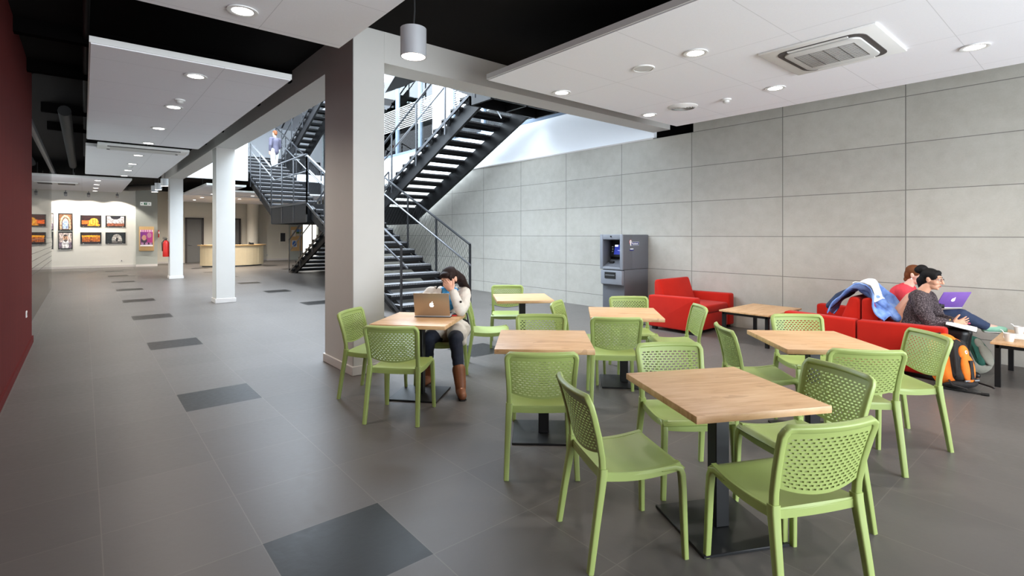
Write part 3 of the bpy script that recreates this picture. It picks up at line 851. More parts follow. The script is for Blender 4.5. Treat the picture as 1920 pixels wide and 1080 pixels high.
    MB().bar((xs,YL0,ZL+1.37),(xs,YL1,ZL+1.37),.055,.025).build('top_rail', 'rail_steel', ld)
    MB().tube([(xs+.07,YL0,ZL+.92),(xs+.07,YL1,ZL+.92)], .021, 8).build('handrail', 'bright_steel', ld, smooth=True)
    MB().bar((xs,YL0,ZL+.04),(xs,YL1,ZL+.04),.03,.07).build('bottom_rail', 'rail_steel', ld)
    landing(XB0-.25, XB1, 5.9, YF, ZU, 'upper_platform')
    landing(XA0, XB1, YG, YG+.5, ZU, 'upper_platform')
    MB().prism([(YF-.2,4.45),(YF-.2,4.84),(YF,4.9),(14.4,7.2),(14.4,6.85)], 0, XB0-.26, XB0-.2).build('upper_stringer', 'black_steel', root).location = -O
    MB().prism([(4.66,9.55),(4.73,8.9),(4.75,7.9),(4.3,8.4)], 2, 4.42, 4.8).build('upper_bracket', 'black_steel', root).location = -O
    # slender tie rods seen against the upper glazing
    for p, q in (((7.4,11.2,6.8),(7.4,9.2,4.25)),((7.4,14.0,7.2),(7.4,10.4,4.3)),):
        MB().tube([L(p), L(q)], .013, 6).build('tie_rod', 'bright_steel', root)
    return root
staircase()

# ------------------------------------------------------------------ green chair
def make_chair():
    root = thing('dining_chair', 'x', 'chair')
    # seat : dished shell with a rolled front edge and side aprons
    W = .435; nu, nv = 16, 20
    def top(u, v):
        y = -.185+v*.425
        x = (u-.5)*(W-.02*(1-v))
        dish = -.014*(1-(2*u-1)**2)*sin(pi*min(1, v*1.05))
        z = .452+.012*v**2-.016*sin(pi*v)+dish
        if v > .9: z -= .03*((v-.9)/.1)**2
        return (x, y, z)
    mb = MB(); mb.grid(top, nu, nv)
    n = len(mb.v)
    seat = mb.build('seat', 'green_plastic', None, fix=False)
    sm = seat.modifiers.new('s', 'SOLIDIFY'); sm.thickness = .016; sm.offset = -1
    bake(seat)
    bm = bmesh.new(); bm.from_mesh(seat.data)
    ap = MB()
    for s in (-1, 1):
        pts = [(s*.2,-.18+.40*k/10,.43+.012*(k/10)**2-.016*sin(pi*k/10)) for k in range(11)]
        ap.sweep(pts, [(-.013,-.02),(.013,-.02),(.013,.02),(-.013,.02)])
    ap.sweep([((k/10-.5)*.41,-.178+.0,.428-.006*(1-(2*k/10-1)**2)) for k in range(11)], [(-.01,-.018),(.01,-.018),(.01,.018),(-.01,.018)])
    ap.sweep([((k/10-.5)*.40,.222,.425-.012*(1-(2*k/10-1)**2)) for k in range(11)], [(-.01,-.02),(.01,-.02),(.01,.02),(-.01,.02)])
    me2 = ap.mesh('a', 'green_plastic'); bm.from_mesh(me2); bpy.data.meshes.remove(me2)
    bmesh.ops.recalc_face_normals(bm, faces=bm.faces); bm.to_mesh(seat.data); bm.free(); shade(seat.data, 45)
    seat.parent = root
    def rounded(w, h, r=.008):
        return rrect(w, h, r, 3)
    for s in (-1, 1):
        pts = [(s*.222,.238,0),(s*.217,.234,.15),(s*.212,.230,.33),(s*.209,.226,.40),(s*.207,.216,.430),(s*.205,.19,.440),(s*.203,.12,.432)]
        MB().sweep(pts, rounded(.036,.030), scale=[.85,.93,1,1.05,1.05,.95,.7]).build('leg', 'green_plastic', root, smooth=True, auto=45)
    for s in (-1, 1):
        pts = [(s*.226,-.252,0),(s*.219,-.222,.2),(s*.212,-.196,.36),(s*.208,-.184,.44),(s*.207,-.182,.47)]
        MB().sweep(pts, rounded(.038,.034), scale=[.85,.95,1.05,1.15,1.15]).build('leg', 'green_plastic', root, smooth=True, auto=45)
    # backrest : uprights, rolled top rail, perforated curved panel
    def yb(z): return -.182-.075*max(0, (z-.47)/.33)**1.5
    fr = MB()
    path = [(-.207,yb(.44),.44),(-.208,yb(.52),.52),(-.212,yb(.62),.62),(-.219,yb(.72),.72),(-.222,yb(.77),.77)]
    N = 12
    arc = [(-.215,yb(.79)-.003,.79)]+[(-.20+.40*k/N, yb(.8)-.030*(1-(2*k/N-1)**2), .801) for k in range(N+1)]+[(.215,yb(.79)-.003,.79)]
    full = path+arc+[(-p[0],p[1],p[2]) for p in reversed(path)]
    fr.sweep(full, rounded(.032,.030))
    P = 13; R = 15; a = .0056
    us = sorted({round(-.5+(k/2)/P+s*a/.4, 5) for k in range(2*P+1) for s in (-1, 1)} | {-.53, .53})
    us = [u for u in us if -.53 <= u <= .53]
    hole_h = .5
    vsr = [-.2]
    for r in range(R): vsr += [(r+.5-hole_h/2)/R, (r+.5+hole_h/2)/R]
    vsr.append(1.05)
    H = .213
    def pt(u, v):
        k = 1-(2*u)**2
        z = .762-v*H*(1+.15*k)
        w = .385+.03*(1-v)
        return (u*w, yb(z)-.026*k-.002, z)
    vs = [pt(u, v) for v in vsr for u in us]; fs = []
    nuu = len(us)
    for j in range(len(vsr)-1):
        for i in range(nuu-1):
            uc = (us[i]+us[i+1])/2
            if j % 2 == 1:
                r = (j-1)//2
                ph = ((uc+.5)*P+(0 if r % 2 else .5)) % 1
                dist_ = min(ph, 1-ph)/P*.4
                if dist_ > a and -.465 < uc < .465: continue
            o = j*nuu+i; fs.append((o, o+1, o+nuu+1, o+nuu))
    pm = MB(); pm.add(vs, fs)
    pan = pm.build('backrest', 'green_plastic', None, fix=False)
    sm = pan.modifiers.new('s', 'SOLIDIFY'); sm.thickness = .011; sm.offset = 0
    bake(pan)
    bm = bmesh.new(); bm.from_mesh(pan.data); me2 = fr.mesh('a', 'green_plastic'); bm.from_mesh(me2); bpy.data.meshes.remove(me2)
    bmesh.ops.recalc_face_normals(bm, faces=bm.faces); bm.to_mesh(pan.data); bm.free(); shade(pan.data, 40)
    pan.parent = root
    return root
CH = make_chair(); chu = [False]
def chair(x, y, fwd, label):
    o = CH if not chu[0] else copy_tree(CH)
    chu[0] = True
    o.location = (x, y, 0); o.rotation_euler = (0,0,radians(fwd-90))
    tag(o, label, 'chair', 'green perforated chairs around the café tables')
chair(2.112, 1.655, -27, 'green perforated chair at the nearest table, left side, facing right')
chair(2.93, 1.79, -126, 'green perforated chair at the nearest table, behind its far left corner')
chair(3.04, 1.145, 153, 'green perforated chair at the nearest table, right side, seat tucked behind front chair')
chair(2.405, .975, 64, 'green perforated chair at the nearest table, closest to the viewer, seen from behind')
chair(4.92, 1.76, -134, 'green perforated chair at the right-hand table, far side in front of red armchair')
chair(4.17, 1.89, -45, 'green perforated chair at the right-hand table, left side, seen edge-on')
chair(4.09, 1.225, 41, 'green perforated chair at the right-hand table, near side, seen from behind')
chair(4.75, 1.12, 135, 'green perforated chair at the right-hand table, right side by the orange backpack')
chair(2.39, 2.554, 50, 'green perforated chair at the middle table, near side, seen from behind')
chair(3.09, 3.287, -134, 'green perforated chair at the middle table, far side, only its top showing')
chair(3.862, 3.105, 46, 'green perforated chair at the table by the cash machine, near side, from behind')
chair(4.86, 3.61, -130, 'green perforated chair at the table by the cash machine, far side')
chair(4.76, 3.01, 137, 'green perforated chair in front of the red armchair, facing left')
chair(4.15, 3.80, -60, 'green perforated chair between the middle and farthest tables, narrow perforated back')
chair(4.61, 5.60, -130, 'green perforated chair at the farthest table, far side near the stone wall')
chair(3.66, 4.79, -38, 'green perforated chair at the farthest table, left side, back against the seated woman')
chair(2.19, 4.72, -52, 'green perforated chair beside the large column, facing right')
chair(2.108, 4.003, 42.5, 'green perforated chair at the laptop table, near side, seen from behind')
chair(2.93, 4.66, -135, 'green chair under the woman in the pale coat at the laptop')

# ------------------------------------------------------------------ pedestal tables
def make_table():
    root = thing('pedestal_table', 'x', 'table')
    MB().box((0,0,.722),(.72,.745,.036)).build('tabletop', 'oak', root, bevel=.004)
    MB().box((0,0,.36),(.08,.08,.69)).build('pedestal', 'table_black', root, bevel=.004, bseg=1)
    MB().box((0,0,.698),(.34,.34,.012)).build('mounting_plate', 'table_black', root)
    MB().b2((-.24,-.24,.0),(.24,.24,.016)).build('base_plate', 'table_black', root, bevel=.003, bseg=1)
    return root
TB = make_table()
for k, (x, y, a, l) in enumerate(((2.605,1.385,-28,'square oak café table nearest the viewer, on a black square pedestal'),
        (4.375,1.55,-44,'square oak café table at the right, before the red armchairs'),
        (2.77,2.915,-42.5,'square oak café table in the middle, one chair in front of it'),
        (4.37,3.37,-47,'square oak café table by the cash machine, left of the red armchair'),
        (4.42,5.06,-34,'square oak café table farthest back, before the stone wall'),
        (2.52,4.40,-49,'square oak café table carrying the gold laptop, beside the large column'))):
    o = TB if k == 0 else copy_tree(TB)
    o.location = (x,y,0); o.rotation_euler = (0,0,radians(a)); tag(o, l, 'table', 'square oak pedestal tables')

# ------------------------------------------------------------------ red armchairs and low tables
def armchair(x0, x1, yback, yfront, label):
    """axis-aligned wide armchair, open side towards yfront"""
    d = 1 if yfront > yback else -1
    t = thing('armchair', label, 'armchair', ((x0+x1)/2, (yback+yfront)/2, 0), 0 if d > 0 else pi, 'red upholstered wide armchairs')
    w = (x1-x0)/2; D = abs(yfront-yback)/2; aw = .16
    for s in (-1, 1):
        MB().prism([(-D,.05),(D,.05),(D,.555),(D-.02,.575),(-D,.56)], 0, s*w, s*(w-aw)).build('armrest', 'red_fabric', t, bevel=.022, bseg=3)
    MB().prism([(-D,.06),(-D+.26,.06),(-D+.23,.45),(-D+.11,.80),(-D+.08,.815),(-D+.01,.80),(-D-.0,.75)], 0, -w+aw-.12 if False else -w+aw+.002, w-aw-.002).build('backrest', 'red_fabric', t, bevel=.025, bseg=3)
    MB().b2((-w+aw+.002,-D+.2,.30),(w-aw-.002,D-.02,.43)).build('seat_cushion', 'red_fabric', t, bevel=.03, bseg=3)
    MB().b2((-w+aw+.002,-D+.02,.05),(w-aw-.002,D-.025,.297)).build('seat_base', 'red_fabric', t, bevel=.012, bseg=2)
    for sx in (-1, 1):
        for sy in (-1, 1): MB().b2((sx*(w-.03),sy*(D-.05),0),(sx*(w-.1),sy*(D-.12),.06)).build('foot', 'black_plastic', t)
    return t
armchair(7.2, 8.43, 5.05, 4.2, 'red upholstered armchair beside the grey cash machine')
armchair(6.93, 8.2, 2.0, 2.80, 'red upholstered armchair facing the low table, backing onto the one with the two women')
armchair(6.93, 8.2, 1.985, 1.18, 'red upholstered armchair in which the two women sit')
def low_table(x0, x1, y0, y1, label):
    t = thing('coffee_table', label, 'low table', ((x0+x1)/2,(y0+y1)/2,0), 0, 'low oak tables with black legs')
    w, d = (x1-x0)/2, (y1-y0)/2
    MB().b2((-w,-d,.437),(w,d,.46)).build('tabletop', 'oak', t, bevel=.003, bseg=1)
    m = MB()
    for s in (-1, 1): m.b2((-w+.03,s*(d-.04),.40),(w-.03,s*(d-.065),.437)); m.b2((s*(w-.04),-d+.03,.40),(s*(w-.065),d-.03,.437))
    m.build('frame', 'table_black', t)
    for sx in (-1, 1):
        for sy in (-1, 1): MB().b2((sx*(w-.03),sy*(d-.03),0),(sx*(w-.075),sy*(d-.075),.437)).build('leg', 'table_black', t)
low_table(7.13, 8.22, 3.06, 3.78, 'low oak table with black legs between the red armchairs')
low_table(7.13, 8.22, .12, .86, 'low oak table at the right edge carrying cups and papers')
def cup(x, y, label, spoon=0):
    t = thing('cup', label, 'cup', (x,y,.46), 0, 'white cups on the low table')
    MB().lathe([(0,.0),(.03,.0),(.034,.01),(.046,.085),(.043,.085),(.031,.012),(0,.01)], 24, cap=False).build('bowl', 'cup_white', t, smooth=True, auto=50)
    MB().lathe([(0,.07),(.042,.07)], 20, cap=False).build('drink', 'boot_brown', t)
    a = spoon
    MB().tube([(.01*cos(a),.01*sin(a),.03),(.06*cos(a),.06*sin(a),.105),(.075*cos(a),.075*sin(a),.112)], .004, 6).build('stirrer', 'white_plastic', t)
cup(7.30, .735, 'white cup on the bare oak front of the right-edge low table', 1.2)
cup(7.93, .72, 'white cup with stirrer standing behind the papers on the low table', 2.2)
o = MB().box((0,0,0),(.32,.24,.004), (0,0,.1)).box((.12,-.06,.004),(.21,.3,.003),(0,0,.5)).build('paper_sheets', 'paper_white'); o.location = (7.70,.70,.4625); tag(o, 'loose white paper sheets on the right-edge low table', 'papers')

# ------------------------------------------------------------------ cash machine
t = thing('cash_machine', 'grey cash machine standing against the stone wall', 'cash machine', (8.05,6.20,0))
# front faces -x ; body from x=-.36 to .4, y=-.27..+.27
MB().b2((-.33,-.26,0),(.41,.26,.90)).build('lower_cabinet', 'atm_grey', t, bevel=.008)
m = MB()
m.b2((-.10,-.265,.905),(.41,.265,1.56)); m.b2((-.38,-.265,.905),(-.10,-.215,1.56)); m.b2((-.38,.215,.905),(-.10,.265,1.56)); m.b2((-.379,-.214,1.46),(-.101,.214,1.558)); m.b2((-.379,-.214,.907),(-.101,.214,.96))
m.build('upper_cabinet', 'atm_grey', t, bevel=.006)
m = MB(); m.b2((-.40,-.27,.9),(-.375,-.205,1.565)).b2((-.40,.205,.9),(-.375,.27,1.565)).b2((-.399,-.2045,1.47),(-.376,.2045,1.564)).b2((-.399,-.2045,.901),(-.376,.2045,.945)).build('front_bezel', 'atm_light', t, bevel=.006)
MB().b2((-.115,-.214,.96),(-.10,.214,1.46)).build('recess_back', 'atm_dark', t)
MB().prism([(-.36,.955),(-.10,.955),(-.10,1.10)], 1, -.213, .213).build('shelf', 'atm_grey', t)
f = MB().box((-.14,0,1.26),(.02,.40,.26),(0,radians(12),0)).build('screen_frame', 'atm_dark', t)
def f_scr(u, v):
    if v > .8 and u < .3: return (210,214,236)
    if .42 < v < .48 and .3 < u < .85 and int(u*34) % 3: return (180,188,230)
    if .34 < v < .38 and .4 < u < .75 and int(u*34) % 3: return (150,160,214)
    return (38,48,128)
p = paint('screen', f_scr, .27, .19, 34, 26, 'screen', t, (-.153,-.02,1.27), rot=(0,0,-pi/2)); p.rotation_euler = Euler((radians(-0),0,-pi/2)); 
p.rotation_euler = (Matrix.Rotation(radians(12),3,'Y') @ Matrix.Rotation(-pi/2,3,'Z')).to_euler()
for k in range(4): MB().box((-.158+.012*0-.004*(k-1.5)*0,.155,1.19+k*.045),(.012,.025,.018),(0,radians(12),0)).build('side_key', 'white_plastic', t)
MB().box((-.25,.10,1.035),(.05,.10,.03)).build('card_slot', 'black_plastic', t); 
MB().tube([(-.22,-.15,1.02),(-.22,-.15,1.07)], .05, 16).build('lens_port', 'black_plastic', t)
MB().tube([(-.41,0,1.525),(-.40,0,1.525)], .016, 14).build('camera_eye', 'black_plastic', t)
MB().prism([(-.40,.62),(-.33,.60),(-.33,.885),(-.40,.885)], 1, -.25, .25).build('dispenser_panel', 'atm_light', t, bevel=.006)
MB().b2((-.408,-.11,.73),(-.398,.15,.85)).build('cash_slot', 'black_plastic', t); MB().b2((-.414,-.09,.78),(-.406,.13,.805)).build('slot_lip', 'bright_steel', t)
# sticker on the side facing the room (-y side)
st = MB().b2((-.14,-.2685,1.36),(.10,-.266,1.42)).build('bank_sticker', 'logo_navy', t)
m = MB().b2((-.143,-.268,1.357),(.103,-.2655,1.423)).build('sticker_border', 'sign_white', st)
def text(s, size, mat, parent, loc, rot, align='CENTER'):
    c = bpy.data.curves.new('lettering', 'FONT'); c.body = s; c.size = size; c.align_x = align; c.align_y = 'CENTER'; c.extrude = .0006
    o = bpy.data.objects.new('lettering', c); COL.objects.link(o)
    dg = bpy.context.evaluated_depsgraph_get(); dg.update(); me = bpy.data.meshes.new_from_object(o.evaluated_get(dg)); bpy.data.objects.remove(o)
    me.materials.clear(); me.materials.append(M[mat])
    o = bpy.data.objects.new('lettering', me); COL.objects.link(o); o.parent = parent; o.location = loc; o.rotation_euler = rot
    return o
text('Postbank', .05, 'sign_white', st, (-.02,-.2695,1.389), (pi/2,0,0))
e = MB(); e.ell((-.155,-.267,1.42),(.034,.004,.045)); e.build('emblem', 'logo_red', st)
e = MB(); e.ell((-.155,-.270,1.422),(.026,.004,.036)); e.prism([(-.17,1.39),(-.14,1.39),(-.155,1.345)], 1, -.272, -.266); e.build('emblem_field', 'sign_white', st)
e = MB(); e.ell((-.155,-.2735,1.428),(.009,.002,.018)); e.box((-.155,-.2735,1.405),(.006,.003,.03)); e.build('emblem_mark', 'logo_navy', st)
s2 = MB().b2((-.18,-.2685,1.255),(-.06,-.266,1.30)).build('small_sticker', 'logo_navy', t); MB().b2((-.17,-.27,1.283),(-.07,-.2684,1.296)).build('sticker_band', 'sign_white', s2)
# ------------------------------------------------------------------ people
def V(*a): return Vector(a)
def hand(mb, wrist, d, n, thumb, curl=.25, spread=.10, s=1.0):
    """palm + five unequal bent fingers. d: finger direction, n: side the palm faces, thumb: side the thumb leaves"""
    d = V(*d).normalized(); n = V(*n); n = (n-d*n.dot(d)).normalized(); wv = V(*thumb); wv = (wv-d*wv.dot(d)-n*wv.dot(n)).normalized()
    wrist = V(*wrist); P = .085*s
    R = Matrix((wv, d, n)).transposed()
    mb.ell(wrist+d*P*.52, (.040*s, .052*s, .017*s), R)
    mb.caps(wrist-d*.02*s, .024*s, wrist+d*.03*s, .026*s)
    for k, (off, L) in enumerate(((.028,.068),(.0095,.078),(-.0095,.072),(-.027,.056))):
        p = wrist+d*P*.80+wv*off*s; a = curl*(.8+.12*k); dirn = (d+wv*(spread*(1.4-k)*.9)).normalized()
        r = .0092*s
        mb.caps(p-d*.03*s, r*1.05, p, r*1.05, 8, 3)
        for j, f in enumerate((.46,.30,.24)):
            ax = dirn.cross(n)
            dirn = (Matrix.Rotation(a*(1 if j else .7), 3, ax) @ dirn).normalized()
            q = p+dirn*L*f*s
            mb.caps(p, r*(1-.06*j), q, r*(.94-.08*j), 8, 3); p = q
    p = wrist+d*P*.22+wv*.026*s; dirn = (wv*.75+d*.7+n*.25).normalized()
    for j, f in enumerate((.036,.030,.024)):
        q = p+dirn*f*s; mb.caps(p, (.0125-.001*j)*s, q, (.0115-.0012*j)*s, 8, 3); p = q
        dirn = (dirn+d*.28+n*.15*j).normalized()
def head_frame(c, yaw, pitch, roll=0):
    """face looks along local +y; yaw turns to the person's left (+), pitch nods down (+)"""
    R = Matrix.Rotation(yaw, 3, 'Z') @ Matrix.Rotation(-pitch, 3, 'X') @ Matrix.Rotation(roll, 3, 'Y')
    return lambda x, y, z: V(*c)+R @ V(x, y, z), R
def head(mb, c, yaw=0, pitch=0, roll=0, s=1.0):
    h, R = head_frame(c, yaw, pitch, roll)
    def e(p, r, rot=None): mb.ell(h(p[0]*s, p[1]*s, p[2]*s), (r[0]*s, r[1]*s, r[2]*s), R if rot is None else R @ rot, 20, 14)
    e((0,-.012,.035), (.073,.092,.082)); e((0,.022,.0), (.064,.074,.078)); e((0,.030,-.062), (.050,.056,.048)); e((0,.066,-.092), (.021,.020,.016))
    mb.caps(h(0,.094*s,.022*s), .009*s, h(0,.113*s,-.022*s), .0135*s, 10, 4); mb.ell(h(0,.098*s,-.027*s), (.017*s,.014*s,.010*s), R)
    for sx in (-1, 1):
        e((sx*.032,.070,.040), (.026,.018,.012)); e((sx*.034,.048,-.022), (.028,.034,.030))
        e((sx*.076,-.006,-.002), (.009,.019,.030)); e((sx*.080,-.012,.012), (.007,.016,.018))
    e((0,.085,-.056), (.024,.013,.007)); e((0,.082,-.066), (.020,.013,.008))
    return h, R
def face_parts(h, R, parent, s=1.0, skin='skin_light', brow='hair_dark'):
    for sx in (-1, 1):
        m = MB(); m.ell(h(sx*.031*s,.081*s,.017*s), (.0135*s,.009*s,.0085*s), R); ey = m.build('eye', 'eye_white', parent, smooth=True)
        m = MB(); m.ell(h(sx*.031*s,.0885*s,.017*s), (.0062*s,.003*s,.0062*s), R); m.build('iris', 'eye_dark', ey, smooth=True)
        m = MB(); m.caps(h(sx*.016*s,.0925*s,.041*s), .0035*s, h(sx*.048*s,.080*s,.044*s), .0025*s, 8, 3); m.build('eyebrow', brow, parent, smooth=True)
    m = MB(); m.ell(h(0,.094*s,-.0565*s), (.021*s,.006*s,.0045*s), R); m.ell(h(0,.0925*s,-.0645*s), (.017*s,.006*s,.0048*s), R); m.build('mouth', 'lip', parent, smooth=True)

# ---- woman in the pale trench coat, leaning on one hand over her laptop
p = thing('person', 'woman in pale trench coat and blue scarf at a laptop, hand over her face', 'person', (3.02,4.66,0), radians(135))
S = .97
hd = (-.045,.165,1.095)
hipL, hipR = (-.085,-.0,.50), (.085,-.0,.50)
knL, anL, toL = (-.155,.405,.515), (-.235,.56,.10), (-.275,.68,.03)
knR, anR, toR = (.13,.37,.515), (.185,.17,.10), (.20,.29,.03)
shL, elL, wrL = (-.185,.075,.935), (-.19,.325,.785), (-.12,.328,.965)
shR, elR, wrR = (.185,.045,.94), (.245,.06,.75), (.14,.225,.80)
b = MB()
h, R = head(b, hd, yaw=radians(-24), pitch=radians(30), roll=radians(0), s=S)
b.chain([(-.01,.045,.93),(-.03,.10,1.01)], [.058,.052])
b.chain([(0,-.02,.5),(0,-.03,.68),(0,.02,.86),(0,.05,.93)], [.12,.11,.12,.07])
b.chain([shL,elL,wrL], [.05,.04,.026]); b.chain([shR,elR,wrR], [.05,.04,.026])
b.chain([hipL,knL,anL], [.07,.045,.026]); b.chain([hipR,knR,anR], [.07,.045,.026])
b.chain([anL,toL], [.026,.018]); b.chain([anR,toR], [.026,.018])
hand(b, (-.112,.322,.988), (.74,-.18,.64), (-.25,-1,-.05), (-.5,-.1,.9), curl=.16, spread=.07, s=1.02)
hand(b, wrR, (-.3,.9,.02), (0,0,-1), (-1,0,0), curl=.12)
body = flesh(b, 'body', 'skin_light', p, .0055, 3)
face_parts(h, R, p, S)
# hair drawn back and falling behind her left shoulder
b = MB()
def hp(x, y, z): return h(x*S, y*S, z*S)
b.ell(hp(0,-.022,.052), (.084*S,.094*S,.082*S), R, 20, 14); b.ell(hp(0,-.055,-.01), (.070*S,.060*S,.085*S), R, 20, 14)
b.ell(hp(0,.050,.085), (.058*S,.036*S,.036*S), R, 16, 10)
b.ell(hp(.062,.028,.055), (.02*S,.045*S,.045*S), R); b.ell(hp(-.062,.028,.055), (.02*S,.045*S,.045*S), R)
b.chain([hp(-.02,-.09,.0), hp(-.075,-.10,-.06), (-.185,.015,1.02), (-.235,-.03,.955)], [.052,.044,.030,.010])
b.chain([hp(-.04,-.085,-.02), (-.15,.0,1.0), (-.19,-.02,.93)], [.04,.032,.012])
flesh(b, 'hair', 'hair_dark', p, .006, 4, .003)
# coat
b = MB()
b.chain([(0,-.03,.52),(0,-.04,.68),(0,.0,.83),(0,.035,.905)], [.145,.135,.132,.098])
b.chain([(-.10,.03,.905),(.10,.02,.905)], [.068,.068])
b.chain([shL,(-.205,.22,.835),elL,wrL], [.070,.062,.056,.046]); b.chain([shR,(.25,.10,.85),elR,wrR], [.066,.060,.054,.044])
b.chain([hipL,(-.13,.22,.535)], [.115,.098]); b.chain([hipR,(.11,.20,.535)], [.115,.098])
b.chain([(-.12,-.06,.52),(-.14,.02,.44)], [.11,.06]); b.chain([(.12,-.06,.52),(.14,.0,.44)], [.11,.06])
b.chain([(-.17,.12,.50),(-.19,.18,.44)], [.06,.035])
for sx in (-1, 1): b.chain([(sx*.085,.03,.975),(sx*.08,.10,.95),(sx*.055,.14,.885)], [.032,.030,.028])
coat = flesh(b, 'coat', 'coat_beige', p, .0075, 4, .006)
# lapels, shoulder straps, cuff straps and buttons of the coat
m = MB()
for s, sh in ((-1, shL), (1, shR)):
    q = [(s*.045,.125,.985),(s*.10,.10,.99),(s*.15,.125,.925),(s*.10,.165,.87),(s*.055,.17,.90)]
    m.prism([(0,0)]*3, 0, 0, 0) if False else m.add([V(*a) for a in q]+[V(a[0],a[1]+.012,a[2]+.004) for a in q], [(4,3,2,1,0),(5,6,7,8,9)]+[(i,(i+1) % 5,5+(i+1) % 5,5+i) for i in range(5)])
m.build('lapel', 'coat_beige', coat, smooth=True, auto=40)
m = MB(); m.bar((-.13,.05,.996),(-.215,.075,.985),.035,.012); m.bar((.13,.03,.998),(.215,.04,.985),.035,.012); m.build('shoulder_strap', 'coat_beige', coat)
m = MB(); m.ell((-.200,.365,.885), (.012,.012,.012)); m.ell((-.215,.09,.99), (.008,.008,.006)); m.ell((.21,.05,.99), (.008,.008,.006)); m.build('button', 'eye_dark', coat, smooth=True)
# scarf
b = MB()
for k in range(10):
    a = radians(36*k); a2 = radians(36*(k+1))
    b.caps((-.018+.07*cos(a),.07+.062*sin(a),.965+.02*sin(a)), .03, (-.018+.07*cos(a2),.07+.062*sin(a2),.965+.02*sin(a2)), .03)
b.chain([(.0,.13,.955),(.0,.165,.88),(-.01,.165,.78)], [.045,.05,.042]); b.chain([(-.045,.12,.955),(-.05,.155,.88),(-.055,.155,.80)], [.035,.036,.03])
flesh(b, 'scarf', 'scarf_blue', p, .007, 3, .005)
# trousers
b = MB()
b.chain([hipL,knL,(-.205,.50,.25),(-.222,.535,.20)], [.105,.070,.052,.040]); b.chain([hipR,knR,(.165,.24,.25),(.174,.21,.20)], [.105,.070,.052,.040])
b.chain([hipL,hipR], [.10,.10])
flesh(b, 'trousers', 'jeans_dark', p, .0075, 4, .004)
for nm, an, to, kn in (('boot', anL, toL, knL), ('boot', anR, toR, knR)):
    b = MB(); an = V(*an); to = V(*to); kn = V(*kn); up = an.lerp(kn, .34)
    b.chain([up, an.lerp(kn,.12), an, V(an.x,an.y,.055)], [.066,.058,.054,.050]); b.chain([V(an.x,an.y,.05), V(to.x,to.y,.040)], [.050,.040])
    fw = (V(to.x,to.y,0)-V(an.x,an.y,0)).normalized(); hb = V(an.x,an.y,.03)-fw*.012; b.caps(hb, .036, V(hb.x,hb.y,.034), .036)
    for j in range(4):
        c = an.lerp(up, .2+.25*j); b.ell(c, (.059,.059,.012), (.25*(-1)**j, .2, 0))
    bo = flesh(b, nm, 'boot_brown', p, .006, 2)
    for v in bo.data.vertices:
        if v.co.z < .004: v.co.z = .004
    m = MB(); c = V(an.x,an.y,0)+fw*.05; m.prism([(c.x+fw.x*a-fw.y*e, c.y+fw.y*a+fw.x*e) for a, e in ((-.10,-.03),(.02,-.034),(.09,-.036),(.115,-.018),(.115,.018),(.09,.036),(.02,.034),(-.10,.03))], 2, .0, .012); m.build('sole', 'boot_black', bo)

# her laptop
t = thing('laptop', 'open gold laptop on the café table, glowing fruit logo on its lid', 'laptop', (2.735,4.47,.74), radians(-45))
MB().b2((-.178,-.12,.006),(.178,.12,.020)).build('base', 'laptop_silver', t, bevel=.004)
MB().b2((-.182,-.128,.0),(.182,.124,.0065)).build('underside', 'boot_black', t, bevel=.002, bseg=1)
m = MB()
for r in range(5):
    for c in range(13): m.box((-.144+c*.024,.085-r*.022,.0205),(.02,.018,.002))
m.build('keyboard', 'black_plastic', t); MB().box((0,-.07,.0203),(.1,.07,.001)).build('touchpad', 'laptop_silver', t)
# hinge along the -y edge (towards the viewer); the lid leans to the viewer
ang = radians(14)
lid = MB().b2((-.178,-.004,0),(.178,.004,.235)).build('lid', 'laptop_gold', t, bevel=.0035)
lid.location = (0,-.122,.018); lid.rotation_euler = (ang,0,0)
MB().b2((-.165,.0042,.012),(.165,.0055,.222)).build('display', 'atm_dark', lid)
lg = MB()
pts = []
for k in range(48):
    a = 2*pi*k/48; r = .0215*(1+.10*sin(a)*(-1 if sin(a) < 0 else .2))
    x = r*1.0*cos(a); z = r*1.08*sin(a)
    z -= .0045*math.exp(-(x/.006)**2)*(1 if z > 0 else -.7)
    d = sqrt((x-.024)**2+(z-.004)**2)
    if d < .0105: x = .024-sqrt(max(0,.0105**2-(z-.004)**2))
    pts.append((x, z))
lg.prism(pts, 1, -.0052, -.004); 
lf = [(.001,.024),(.003,.032),(.011,.037),(.010,.029),(.006,.025)]
lg.prism(lf, 1, -.0052, -.004)
o = lg.build('lid_logo', 'logo_white', lid); o.location = (0,0,.115)
t = thing('mobile_phone', 'small red phone on the table beside the gold laptop', 'phone', (2.885,4.345,.741), radians(-40))
MB().box((0,0,.006),(.055,.11,.011)).build('body', 'fire_red', t, bevel=.004); MB().box((0,0,.0122),(.048,.095,.001)).build('display', 'atm_dark', t)
# dark shoulder bag on her chair
t = thing('shoulder_bag', 'black shoulder bag hanging behind the woman in the pale coat', 'bag', (3.19,4.62,.45), radians(135))
b = MB(); b.ell((0,0,.10), (.07,.04,.09)); b.ell((0,0,.05), (.075,.042,.06)); flesh(b, 'bag_body', 'bag_black', t, .008, 3)
MB().tube([(-.05,0,.15),(-.03,0,.25),(.03,0,.25),(.05,0,.15)], .008, 6).build('strap', 'bag_black', t, smooth=True)

# ---- woman in the dark knitted cardigan, leaning forward in the red armchair (faces -y)
p = thing('person', 'woman in dark knitted cardigan with hair bun and glasses, reading in red armchair', 'person', (7.30,1.60,0), pi)
